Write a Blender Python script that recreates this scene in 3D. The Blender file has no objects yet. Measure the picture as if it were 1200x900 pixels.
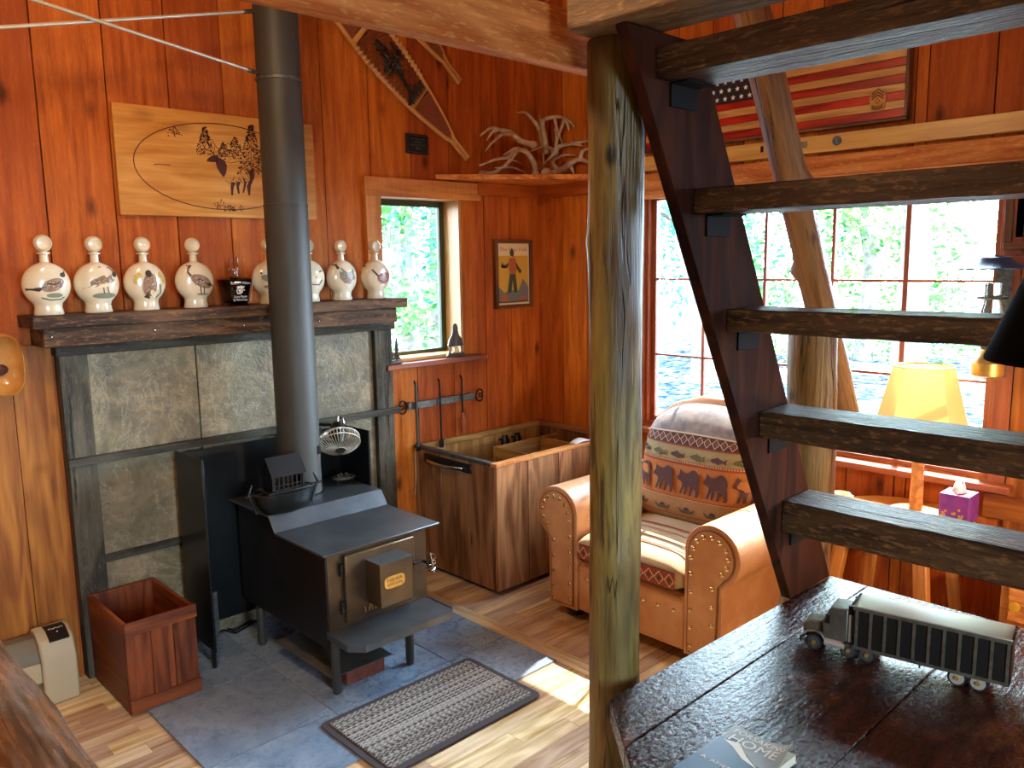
import bpy, math, random
from mathutils import Vector as V, Matrix as M, Quaternion, noise as mnoise
from mathutils.geometry import tessellate_polygon
SC = bpy.context.scene
COL = SC.collection
PI = math.pi
random.seed(7)

# ---------------------------------------------------------------- camera (solved from the photograph's vanishing lines)
CAMH = 1.75
F = 962.3
RT = V((0.72019039, -0.69362383, -0.01455284))
UP = V((0.11332609, 0.0969203, 0.98881932))
FW = V((0.68445818, 0.71378739, -0.14840675))
cd = bpy.data.cameras.new('camera'); cam = bpy.data.objects.new('camera', cd); COL.objects.link(cam)
cam.matrix_world = M(((RT.x, UP.x, -FW.x, 0), (RT.y, UP.y, -FW.y, 0), (RT.z, UP.z, -FW.z, CAMH), (0, 0, 0, 1)))
cd.sensor_width = 36; cd.lens = F / 1200 * 36; cd.clip_start = .05; cd.clip_end = 300
SC.camera = cam
def ray(x, y):
    return RT * ((x - 600) / F) + UP * (-(y - 450) / F) + FW
def A(x, y, Y):            # photo pixel -> point on the plane y = Y
    d = ray(x, y); d = d * (Y / d.y); return V((d.x, d.y, d.z + CAMH))
def B(x, y, X):            # ... on the plane x = X
    d = ray(x, y); d = d * (X / d.x); return V((d.x, d.y, d.z + CAMH))
def Z(x, y, z):            # ... on the plane z = z
    d = ray(x, y); d = d * ((z - CAMH) / d.z); return V((d.x, d.y, z))

# ---------------------------------------------------------------- materials
def lin(c):
    if isinstance(c, str):
        c = [int(c[i:i+2], 16) / 255 for i in (0, 2, 4)]
        c = [v / 12.92 if v <= .04045 else ((v + .055) / 1.055) ** 2.4 for v in c]
    return (c[0], c[1], c[2], 1)
class NT:
    def __init__(s, name):
        s.m = bpy.data.materials.new(name); s.m.use_nodes = True
        s.t = s.m.node_tree; s.t.nodes.clear()
        s.out = s.n('ShaderNodeOutputMaterial')
    def n(s, typ, **k):
        nd = s.t.nodes.new(typ)
        for a, v in k.items(): setattr(nd, a, v)
        return nd
    def l(s, a, b): s.t.links.new(a, b)
    def attr(s, name):
        return s.n('ShaderNodeAttribute', attribute_name=name)
    def val(s, sock, v):
        if isinstance(v, bpy.types.NodeSocket): s.l(v, sock)
        else: sock.default_value = v
    def math(s, op, a, b=0.0, c=None):
        nd = s.n('ShaderNodeMath', operation=op); s.val(nd.inputs[0], a); s.val(nd.inputs[1], b)
        if c is not None: s.val(nd.inputs[2], c)
        return nd.outputs[0]
    def vmul(s, a, v):
        nd = s.n('ShaderNodeVectorMath', operation='MULTIPLY'); s.val(nd.inputs[0], a); nd.inputs[1].default_value = v; return nd.outputs[0]
    def noise(s, vec, scale=1, detail=3, rough=.6, dist=0):
        nd = s.n('ShaderNodeTexNoise'); s.l(vec, nd.inputs['Vector']); nd.inputs['Scale'].default_value = scale
        nd.inputs['Detail'].default_value = detail; nd.inputs['Roughness'].default_value = rough; nd.inputs['Distortion'].default_value = dist
        return nd.outputs['Fac']
    def ramp(s, f, stops, interp='LINEAR'):
        nd = s.n('ShaderNodeValToRGB'); s.l(f, nd.inputs[0]); cr = nd.color_ramp; cr.interpolation = interp
        while len(cr.elements) < len(stops): cr.elements.new(.5)
        for e, (p, c) in zip(cr.elements, stops): e.position = p; e.color = c if len(c) == 4 else (*c, 1)
        return nd.outputs[0]
    def mix(s, f, a, b, mode='MIX'):
        nd = s.n('ShaderNodeMix', data_type='RGBA', blend_type=mode)
        s.val(nd.inputs[0], f); s.val(nd.inputs[6], a); s.val(nd.inputs[7], b); return nd.outputs[2]
    def mapr(s, f, a, b, c, d):
        nd = s.n('ShaderNodeMapRange'); s.l(f, nd.inputs[0])
        for i, v in enumerate((a, b, c, d)): nd.inputs[i + 1].default_value = v
        return nd.outputs[0]
    def bsdf(s, color, rough=.5, metal=0, bump=None, bstr=.2, bdist=.01, **k):
        p = s.n('ShaderNodeBsdfPrincipled'); s.val(p.inputs['Base Color'], color)
        s.val(p.inputs['Roughness'], rough); s.val(p.inputs['Metallic'], metal)
        for a, v in k.items(): s.val(p.inputs[a.replace('_', ' ')], v)
        if bump is not None:
            b = s.n('ShaderNodeBump'); b.inputs['Strength'].default_value = bstr; b.inputs['Distance'].default_value = bdist
            s.l(bump, b.inputs['Height']); s.l(b.outputs[0], p.inputs['Normal'])
        s.l(p.outputs[0], s.out.inputs[0]); return p

def wood(name, dark, light, var=.35, rough=.55, grain=45, ring=26, knots=.5, bump=.25, saw=0, grey=None, crack=0, ringw=.5, coat=0, hue=.0, spec=.4, bd=.004, fleck=0):
    t = NT(name); gc = t.attr('gc').outputs['Vector']; rnd = t.attr('rnd').outputs['Fac']
    fine = t.noise(t.vmul(gc, (3, grain, grain)), 1, 4, .65)
    big = t.noise(t.vmul(gc, (1.1, 7, 7)), 1, 2, .5, .6)
    rings = t.math('SINE', t.math('MULTIPLY', big, float(ring)))
    rings = t.mapr(rings, -1, 1, 0, 1)
    f = t.math('ADD', t.math('MULTIPLY', rings, ringw * .5), t.math('MULTIPLY', fine, 1 - ringw * .5))
    col = t.ramp(f, [(.30, lin(dark)), (.70, lin(light))])
    patch = t.noise(t.vmul(gc, (1.3, 2.2, 2.2)), 1, 2)
    col = t.mix(t.mapr(patch, .35, .7, 0, .45), col, lin(dark))
    if grey: col = t.mix(t.mapr(t.noise(t.vmul(gc, (2.5, 14, 14)), 1, 4), .42, .66, 0, 1), col, lin(grey))
    if knots:
        vo = t.n('ShaderNodeTexVoronoi'); t.l(t.vmul(gc, (2.6, 5.2, 5.2)), vo.inputs['Vector']); vo.inputs['Scale'].default_value = 1
        kn = t.mapr(t.math('ADD', vo.outputs['Distance'], t.math('MULTIPLY', fine, .06)), .07, .19, 1, 0)
        col = t.mix(t.math('MULTIPLY', kn, knots), col, (*[c * .28 for c in lin(dark)[:3]], 1))
    if saw:
        sw = t.noise(t.vmul(gc, (90, 6, 6)), 1, 3)
        col = t.mix(t.mapr(sw, .42, .62, 0, saw), col, (*[min(1, c * 1.5) for c in lin(light)[:3]], 1))
    h = t.math('ADD', fine, t.math('MULTIPLY', rings, .15))
    if crack:
        cr = t.noise(t.vmul(gc, (1.6, 30, 30)), 1, 3, .6, .4)
        cm = t.mapr(cr, .60, .70, 0, 1)
        col = t.mix(t.math('MULTIPLY', cm, crack), col, (*[c * .15 for c in lin(dark)[:3]], 1))
        h = t.math('SUBTRACT', h, t.math('MULTIPLY', cm, 1.5))
    if fleck:
        fl = t.noise(t.vmul(gc, (28, 110, 110)), 1, 3, .6); fm = t.mapr(fl, .54, .66, 0, fleck)
        col = t.mix(fm, col, (*[min(1, c * 2.0) for c in lin(light)[:3]], 1)); h = t.math('ADD', h, t.math('MULTIPLY', fl, 1.6))
    if saw: h = t.math('ADD', h, t.math('MULTIPLY', sw, .8))
    hs = t.n('ShaderNodeHueSaturation'); t.l(col, hs.inputs['Color'])
    t.l(t.mapr(rnd, 0, 1, 1 - var, 1 + var), hs.inputs['Value'])
    t.l(t.mapr(rnd, 0, 1, .5 - hue, .5 + hue), hs.inputs['Hue'])
    t.bsdf(hs.outputs[0], t.mapr(fine, .3, .7, rough - .1, rough + .12), bump=h, bstr=bump, bdist=bd, Coat_Weight=coat, Coat_Roughness=.25, Specular_IOR_Level=spec)
    return t.m
def plain(name, c, rough=.5, metal=0, var=0, nscale=30, bump=0, bscale=200, c2=None, **k):
    t = NT(name); tc = t.n('ShaderNodeTexCoord').outputs['Object']
    col = lin(c)
    if c2 is not None or var:
        n = t.noise(tc, nscale, 4)
        col = t.mix(t.mapr(n, .35, .65, 0, 1), col, lin(c2) if c2 is not None else (*[v * (1 - var) for v in col[:3]], 1))
    b = t.noise(tc, bscale, 3) if bump else None
    t.bsdf(col, rough, metal, bump=b, bstr=bump, **k)
    return t.m

MAT = {}
W = MAT
W['wall'] = wood('redwood_board', '9a4812', 'd4782c', var=.24, rough=.6, knots=.95, hue=.008, ringw=.3, ring=22, bump=.4, spec=.22, fleck=.10)
W['wallL'] = wood('pine_board', '7c4214', 'b8742c', var=.14, rough=.5, knots=.9, hue=.01, ringw=.5, spec=.3)
W['trim'] = wood('rough_cedar_trim', 'b0682c', 'e4a25c', var=.1, rough=.65, knots=.35, saw=.12, bump=.3)
W['jamb'] = wood('pale_pine', 'b88848', 'e0b878', var=.1, rough=.5, knots=.2)
W['sash'] = wood('red_stained_sash', '7a3c22', 'a85c38', var=.1, rough=.45, knots=0)
W['grey'] = wood('grey_barn_board', '24211a', '5a5444', var=.2, rough=.8, knots=.4, bump=.6, crack=.8, ringw=.5, fleck=.2)
W['mantel'] = wood('brown_barn_board', '2a180c', '7a5838', var=.2, rough=.75, knots=.7, bump=.9, crack=.8, ringw=.5, ring=30, fleck=.35)
W['beam'] = wood('orange_joist', 'a8581e', 'e49a54', var=.1, rough=.6, knots=.9, bump=.6, spec=.25, fleck=.25)
W['beamgrey'] = wood('weathered_header', '6a4e30', 'a88660', var=.1, rough=.7, knots=.5, bump=.7, fleck=.3)
W['tread'] = wood('rough_tread', '20130a', '5c3f22', var=.12, rough=.5, knots=.4, bump=1.0, crack=.4, spec=.35, grain=60, ringw=.4, fleck=.7)
W['string'] = wood('stained_stringer', '200e07', '44200f', var=.1, rough=.8, knots=.5, bump=.3, spec=.1)
W['floor'] = wood('hickory_floor', 'b08c5c', 'ecdab6', var=.30, rough=.33, knots=.35, bump=.08, hue=.02, ringw=.4, coat=.2)
W['bin'] = wood('brown_bin_board', '6a3e20', 'b88456', var=.25, rough=.5, knots=.8, bump=.3)
W['binin'] = wood('pale_bin_board', '8a6632', 'c8a566', var=.15, rough=.6, knots=.4)
W['crate'] = wood('red_cedar_crate', '521f08', '9a4e1e', var=.15, rough=.5, knots=.9)
W['pine'] = wood('light_pine_plaque', 'b87a2c', 'dca454', var=.06, rough=.45, knots=.4, ringw=.4)
W['ledger'] = wood('yellow_pine_board', 'b8863c', 'dcb060', var=.06, rough=.4, knots=.3, coat=.2)
W['table'] = wood('side_table_wood', 'a05a24', 'd89248', var=.1, rough=.4, knots=.1)
W['liveedge'] = wood('varnished_live_edge_log', '3a2212', '8a5a34', var=.2, rough=.25, knots=.3, bump=.6, crack=.6, coat=.5, grey='7c6c60')
W['frame'] = wood('walnut_frame', '3a1e0e', '7a4a2a', var=.1, rough=.4, knots=0)
W['snow'] = wood('ash_snowshoe', 'b07838', 'e0b070', var=.08, rough=.4, knots=0)
W['flagboard'] = wood('charred_flag_board', 'a07038', 'd8a860', var=.1, rough=.4, knots=.3, coat=.3)
W['flagred'] = wood('red_stained_flag_stripe', '780c04', 'd02c12', var=.15, rough=.35, knots=.3, coat=.2)
W['sheet'] = plain('dull_grey_sheet', '5c5c56', .6, .2, c2='4a4a46', nscale=9)
W['brick'] = plain('red_brick', '8a4a38', .8, c2='6a3628', bump=.3, bscale=150)
W['burn'] = plain('wood_burning', '4a1c0c', .7)
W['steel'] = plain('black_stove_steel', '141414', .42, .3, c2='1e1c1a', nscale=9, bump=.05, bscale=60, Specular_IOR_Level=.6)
W['steeltop'] = plain('sheen_grey_stove_steel', '5a6064', .30, .6, c2='484e52', nscale=6, bump=.06, bscale=80)  # black steel; its blue-grey sheen is put into the colour
W['steelfront'] = plain('bronze_lit_stove_front', '4a3c2e', .34, .55, c2='62503a', nscale=7, bump=.05, bscale=60)  # black steel; the bronze light on the front is put into the colour
W['pipe'] = plain('matte_black_pipe', '35352f', .55, .1, c2='3c3c36', nscale=3, Specular_IOR_Level=.5)
W['panel'] = plain('black_sheet_metal', '16191a', .32, .4, c2='202426', nscale=3)
W['iron'] = plain('cast_iron', '121211', .38, .4, bump=.15, bscale=150)
W['greyiron'] = plain('hammered_iron', '4a4c4a', .45, .6, c2='6a6c68', nscale=60, bump=.3, bscale=120)
W['chrome'] = plain('bright_metal', 'b0b0b0', .25, 1)
W['brass'] = plain('brass_plate', 'c89a48', .35, .7, c2='e0b860', nscale=40)
W['white'] = plain('cream_porcelain', 'dcd0b0', .18, 0, Coat_Weight=.5)
W['rubber'] = plain('black_rubber', '0c0c0c', .7)
W['black'] = plain('black_plastic', '0e0e0e', .4)
W['blackcloth'] = plain('black_shade_card', '030303', .9, Specular_IOR_Level=.05)
W['beige'] = plain('beige_plastic', 'b8ac8c', .45)
W['taupe'] = plain('taupe_plastic', '6a6250', .5)
W['led'] = plain('white_marking', 'f4f4f4', .5)
W['leather'] = plain('tan_leather', 'd09a6c', .42, c2='bc8254', nscale=7, bump=.25, bscale=220, Coat_Weight=.1, Specular_IOR_Level=.45)
W['leatherdk'] = plain('brown_leather_piping', '6e4326', .45)
W['nail'] = plain('antique_brass_nail', 'e0c890', .25, .9)
W['foot'] = plain('dark_bun_foot', '14100c', .35)
W['white2'] = plain('white_paper', 'f2f0ec', .7)
W['purple'] = plain('purple_box', '6a2a7e', .5, c2='8a3a80', nscale=30)
W['gold'] = plain('gold_print', 'b89040', .5)
W['yellowposter'] = plain('mustard_print', 'd0a83e', .6)
W['cream'] = plain('cream_paper', 'e4d4a8', .7)
W['olive'] = plain('dark_green_ink', '3e4a34', .7)
W['greyink'] = plain('grey_blue_ink', '6e7878', .7)
W['redink'] = plain('faded_red_ink', 'b0603a', .7)
W['navy'] = plain('dark_navy_stain', '0c0e1c', .5, c2='1a1420', nscale=20)
W['antler'] = plain('antler_bone', 'd8ccb4', .45, c2='a08c6c', nscale=14, bump=.1)
W['gut'] = plain('rawhide_lacing', '8a4e34', .6)
W['strap'] = plain('dark_leather_strap', '1e140e', .5)
W['ropew'] = plain('pale_binding', 'c8a878', .7)
W['yellowtin'] = plain('yellow_brass_pull', 'd8a838', .3, .4)
W['bookcover'] = plain('grey_blue_cover', '7c8a8c', .45, c2='98a09c', nscale=9)
W['bookdark'] = plain('slate_cover_area', '34506a', .35, Coat_Weight=.3)
W['booklight'] = plain('pale_title_ink', 'd8d8c8', .5)
W['pages'] = plain('book_pages', 'b8b098', .8)
W['tin'] = plain('dull_tinplate', '8a8878', .38, .75, c2='6e6c60', nscale=40)
W['tinlight'] = plain('pale_tinplate', 'c8c6b4', .35, .5)
W['darkpanel'] = plain('dark_green_black_panel', '0c0d08', .5)
W['ochre'] = plain('sandy_canvas', 'c88a50', .6)
W['blacksteel'] = plain('black_painted_steel', '060606', .75, 0, Specular_IOR_Level=.15)
W['fab_seat'] = plain('sunlit_seat_cloth', 'd0b690', .85, c2='baa07a', nscale=160, bump=.4, bscale=500)  # tan cloth lightened: sunlight on the seat put into the colour
W['hat'] = plain('varnished_bowl_wood', 'cf9850', .3, c2='b87c38', nscale=12, Coat_Weight=.4)
W['birdbrown'] = plain('brown_bird_glaze', '7e5c46', .35, c2='96785e', nscale=120)
W['birddark'] = plain('dark_bird_glaze', '3c2c22', .35)
W['birdred'] = plain('russet_bird_glaze', '8a3e26', .35)
W['birdyel'] = plain('yellow_leaf_glaze', 'c8a848', .35)
W['birdgrn'] = plain('grey_green_glaze', '7a806a', .35)
W['blue'] = plain('blue_grey_enamel', '3c5878', .3, .3)
W['figure'] = plain('pewter_figurine', '4a463e', .5, .3)

# fabrics of the armchair
W['fab_tan'] = plain('tan_woven_cloth', 'b89468', .85, c2='a07c54', nscale=160, bump=.4, bscale=500)
W['fab_orange'] = plain('orange_woven_cloth', 'c07c42', .85, c2='ac6c38', nscale=160, bump=.4, bscale=500)
W['fab_sage'] = plain('sage_woven_cloth', 'a89a72', .85, c2='94865e', nscale=160, bump=.4, bscale=500)
W['fab_plum'] = plain('plum_woven_cloth', '5a3c3c', .85, c2='4a3034', nscale=160, bump=.4, bscale=500)
W['fab_rust'] = plain('rust_woven_cloth', '94442a', .85)
W['fab_pale'] = plain('pale_woven_cloth', 'd8c4a8', .85)
W['fab_green'] = plain('olive_woven_cloth', '5c5a40', .85)
W['fab_grey'] = plain('grey_mottled_cloth', 'a49a92', .85, c2='7c7478', nscale=18, bump=.4, bscale=500)

def m_log(name, base, light, dk, dens=.5):
    t = NT(name); gc = t.attr('gc').outputs['Vector']
    fine = t.noise(t.vmul(gc, (4, 55, 55)), 1, 4, .65); mid = t.noise(t.vmul(gc, (1.6, 16, 16)), 1, 4, .6, .5); big = t.noise(t.vmul(gc, (1.2, 6, 6)), 1, 3, .6)
    col = t.ramp(t.math('ADD', t.math('MULTIPLY', fine, .5), t.math('MULTIPLY', mid, .5)), [(.36, lin(base)), (.62, lin(light))])
    col = t.mix(t.mapr(big, .40, .66, 0, .85), col, lin(dk))                    # left-on inner bark
    pt = t.mapr(t.math('ADD', t.math('MULTIPLY', mid, .6), t.math('MULTIPLY', fine, .4)), dens, dens + .07, 0, .9)
    col = t.mix(pt, col, (*[c * .4 for c in lin(dk)[:3]], 1))
    vo = t.n('ShaderNodeTexVoronoi'); t.l(t.vmul(gc, (5, 9, 9)), vo.inputs['Vector']); vo.inputs['Scale'].default_value = 1
    kn = t.mapr(t.math('ADD', vo.outputs['Distance'], t.math('MULTIPLY', fine, .08)), .10, .2, 1, 0); col = t.mix(kn, col, (*[c * .25 for c in lin(dk)[:3]], 1))
    cr = t.noise(t.vmul(gc, (.9, 26, 26)), 1, 2, .5, .3); cm = t.mapr(t.math('ABSOLUTE', t.math('SUBTRACT', cr, .62)), 0, .012, 1, 0)
    col = t.mix(t.math('MULTIPLY', cm, .9), col, (.006, .004, .003, 1))
    h = t.math('SUBTRACT', t.math('ADD', fine, t.math('MULTIPLY', mid, 1.5)), t.math('MULTIPLY', cm, 2.0))
    t.bsdf(col, t.mapr(fine, .3, .7, .32, .55), bump=h, bstr=.8, bdist=.006); return t.m
W['log'] = m_log('peeled_log', '5a4c20', 'a89248', '3a2410', .53)
W['log2'] = m_log('brown_peeled_log', '6a4420', 'a87c48', '5a3418', .56)
W['log3'] = m_log('tan_peeled_log', '5c4c26', '9a8656', '6a3c1a', .56)
def m_stone():
    t = NT('stone_look_tile'); tc = t.attr('gc').outputs['Vector']; rnd = t.attr('rnd').outputs['Fac']
    n1 = t.noise(tc, 3.6, 8, .72, 1.0); n2 = t.noise(tc, 22, 5, .7, .8)
    col = t.ramp(n1, [(.3, lin('4a4430')), (.5, lin('766a4c')), (.7, lin('a08c66'))])
    v = t.mapr(t.noise(tc, 2.6, 8, .75, 2), .485, .515, 0, 1)
    vein = t.math('MULTIPLY', v, t.math('SUBTRACT', 1.0, v))
    col = t.mix(t.math('MULTIPLY', vein, 1.2), col, lin('c0b8a0'))
    col = t.mix(t.mapr(n2, .5, .75, 0, .5), col, lin('3c3c34'))
    t.bsdf(col, .5, bump=t.math('ADD', n1, n2), bstr=.6, bdist=.01); return t.m
def m_plat():
    t = NT('dark_oiled_plank'); gc = t.attr('gc').outputs['Vector']; rnd = t.attr('rnd').outputs['Fac']
    fine = t.noise(t.vmul(gc, (3, 40, 40)), 1, 4, .65); peb = t.noise(t.vmul(gc, (60, 110, 110)), 1, 3, .6); mid = t.noise(t.vmul(gc, (2, 9, 9)), 1, 3, .6, .8)
    col = t.ramp(t.math('ADD', t.math('MULTIPLY', fine, .5), t.math('MULTIPLY', mid, .5)), [(.35, lin('120805')), (.65, lin('3c1c10'))])
    wear = t.mapr(t.noise(t.vmul(gc, (2.2, 4, 4)), 1, 4, .7), .55, .68, 0, .6); col = t.mix(wear, col, lin('6a4028'))
    h = t.math('ADD', t.math('MULTIPLY', peb, .9), t.math('ADD', fine, t.math('MULTIPLY', mid, 1.6)))
    t.bsdf(col, t.mapr(peb, .3, .7, .16, .34), bump=h, bstr=.7, bdist=.004, Specular_IOR_Level=.36); return t.m
W['plat'] = m_plat()
def m_slate():
    t = NT('slate_hearth_tile'); tc = t.attr('gc').outputs['Vector']
    n1 = t.noise(tc, 5, 6, .7, 1.5); n2 = t.noise(tc, 30, 4, .7)
    col = t.ramp(n1, [(.3, lin('62748a')), (.5, lin('7c90a4')), (.72, lin('9cb0be'))])
    col = t.mix(t.mapr(n2, .55, .75, 0, .35), col, lin('46525c'))
    t.bsdf(col, t.mapr(n2, .3, .7, .2, .38), bump=t.math('ADD', n1, n2), bstr=.3, bdist=.005, Specular_IOR_Level=.9); return t.m
W['stone'] = m_stone(); W['slate'] = m_slate()
W['grout'] = plain('pale_grout', '9a988c', .8)
W['grout2'] = plain('hearth_grout', '7c8286', .8)
def m_mat():
    t = NT('ribbed_mat_pile'); tc = t.attr('gc').outputs['Vector']
    s = t.n('ShaderNodeSeparateXYZ'); t.l(tc, s.inputs[0])
    a = t.math('SINE', t.math('MULTIPLY', s.outputs[1], 400.0))
    b = t.math('SINE', t.math('MULTIPLY', s.outputs[0], 230.0))
    n = t.noise(tc, 160, 3)
    f = t.math('ADD', t.math('MULTIPLY', a, .22), t.math('ADD', t.math('MULTIPLY', b, .18), n))
    col = t.ramp(f, [(.25, lin('4a4640')), (.7, lin('b0aca4'))])
    t.bsdf(col, .95, bump=f, bstr=.7, bdist=.01); return t.m
W['pile'] = m_mat()
W['matedge'] = plain('dark_mat_edging', '3e383a', .85, bump=.2)
def m_glass(name='window_glass', f=.9, tint=(1, 1, 1, 1)):
    t = NT(name); tr = t.n('ShaderNodeBsdfTransparent'); tr.inputs[0].default_value = tint
    gl = t.n('ShaderNodeBsdfGlossy'); gl.inputs['Roughness'].default_value = .03
    fr = t.n('ShaderNodeFresnel'); fr.inputs[0].default_value = 1.35
    mx = t.n('ShaderNodeMixShader'); t.l(t.math('MULTIPLY', fr.outputs[0], f), mx.inputs[0])
    t.l(tr.outputs[0], mx.inputs[1]); t.l(gl.outputs[0], mx.inputs[2]); t.l(mx.outputs[0], t.out.inputs[0]); return t.m
W['glass'] = m_glass(); W['clearglass'] = plain('clear_bottle_glass', 'fafaf4', .02, Transmission_Weight=1.0, IOR=1.45)
def m_amber():
    t = NT('amber_spirit'); t.bsdf(lin('4a0a04'), .15, Transmission_Weight=.3, Specular_IOR_Level=.3); return t.m
W['amber'] = m_amber()
def m_shade():
    t = NT('parchment_shade'); d = t.n('ShaderNodeBsdfDiffuse'); d.inputs[0].default_value = lin('f0dca8')
    tr = t.n('ShaderNodeBsdfTranslucent'); tr.inputs[0].default_value = lin('ffe8b0')
    mx = t.n('ShaderNodeMixShader'); mx.inputs[0].default_value = .55
    t.l(d.outputs[0], mx.inputs[1]); t.l(tr.outputs[0], mx.inputs[2]); t.l(mx.outputs[0], t.out.inputs[0]); return t.m
W['shade'] = m_shade()
def m_leaf(name, c, c2, tr=.5):
    t = NT(name); rnd = t.attr('rnd').outputs['Fac']; col = t.mix(rnd, lin(c), lin(c2))
    d = t.n('ShaderNodeBsdfDiffuse'); t.l(col, d.inputs[0]); b = t.n('ShaderNodeBsdfTranslucent'); t.l(col, b.inputs[0])
    mx = t.n('ShaderNodeMixShader'); mx.inputs[0].default_value = tr
    t.l(d.outputs[0], mx.inputs[1]); t.l(b.outputs[0], mx.inputs[2]); t.l(mx.outputs[0], t.out.inputs[0]); return t.m
W['leaf'] = m_leaf('green_leaves', '224e28', '5c8a48'); W['leaf2'] = m_leaf('pale_leaves', '467a40', 'a0c068'); W['leaf3'] = m_leaf('blue_green_leaves', '205244', '548a6e')
W['bark'] = plain('grey_bark', '6a665c', .9, c2='3c3830', nscale=8, bump=.6, bscale=30)
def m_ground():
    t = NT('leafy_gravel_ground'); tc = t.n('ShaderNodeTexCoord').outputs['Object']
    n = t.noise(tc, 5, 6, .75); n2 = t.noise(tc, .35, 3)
    col = t.ramp(n, [(.38, lin('0c1420')), (.5, lin('2a3646')), (.62, lin('5c6064'))])  # very dark and bluish: canopy shade put into the gravel colour
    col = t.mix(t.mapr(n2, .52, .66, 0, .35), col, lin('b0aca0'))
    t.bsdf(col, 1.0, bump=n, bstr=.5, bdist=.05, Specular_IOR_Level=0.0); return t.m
W['ground'] = m_ground()

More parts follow.
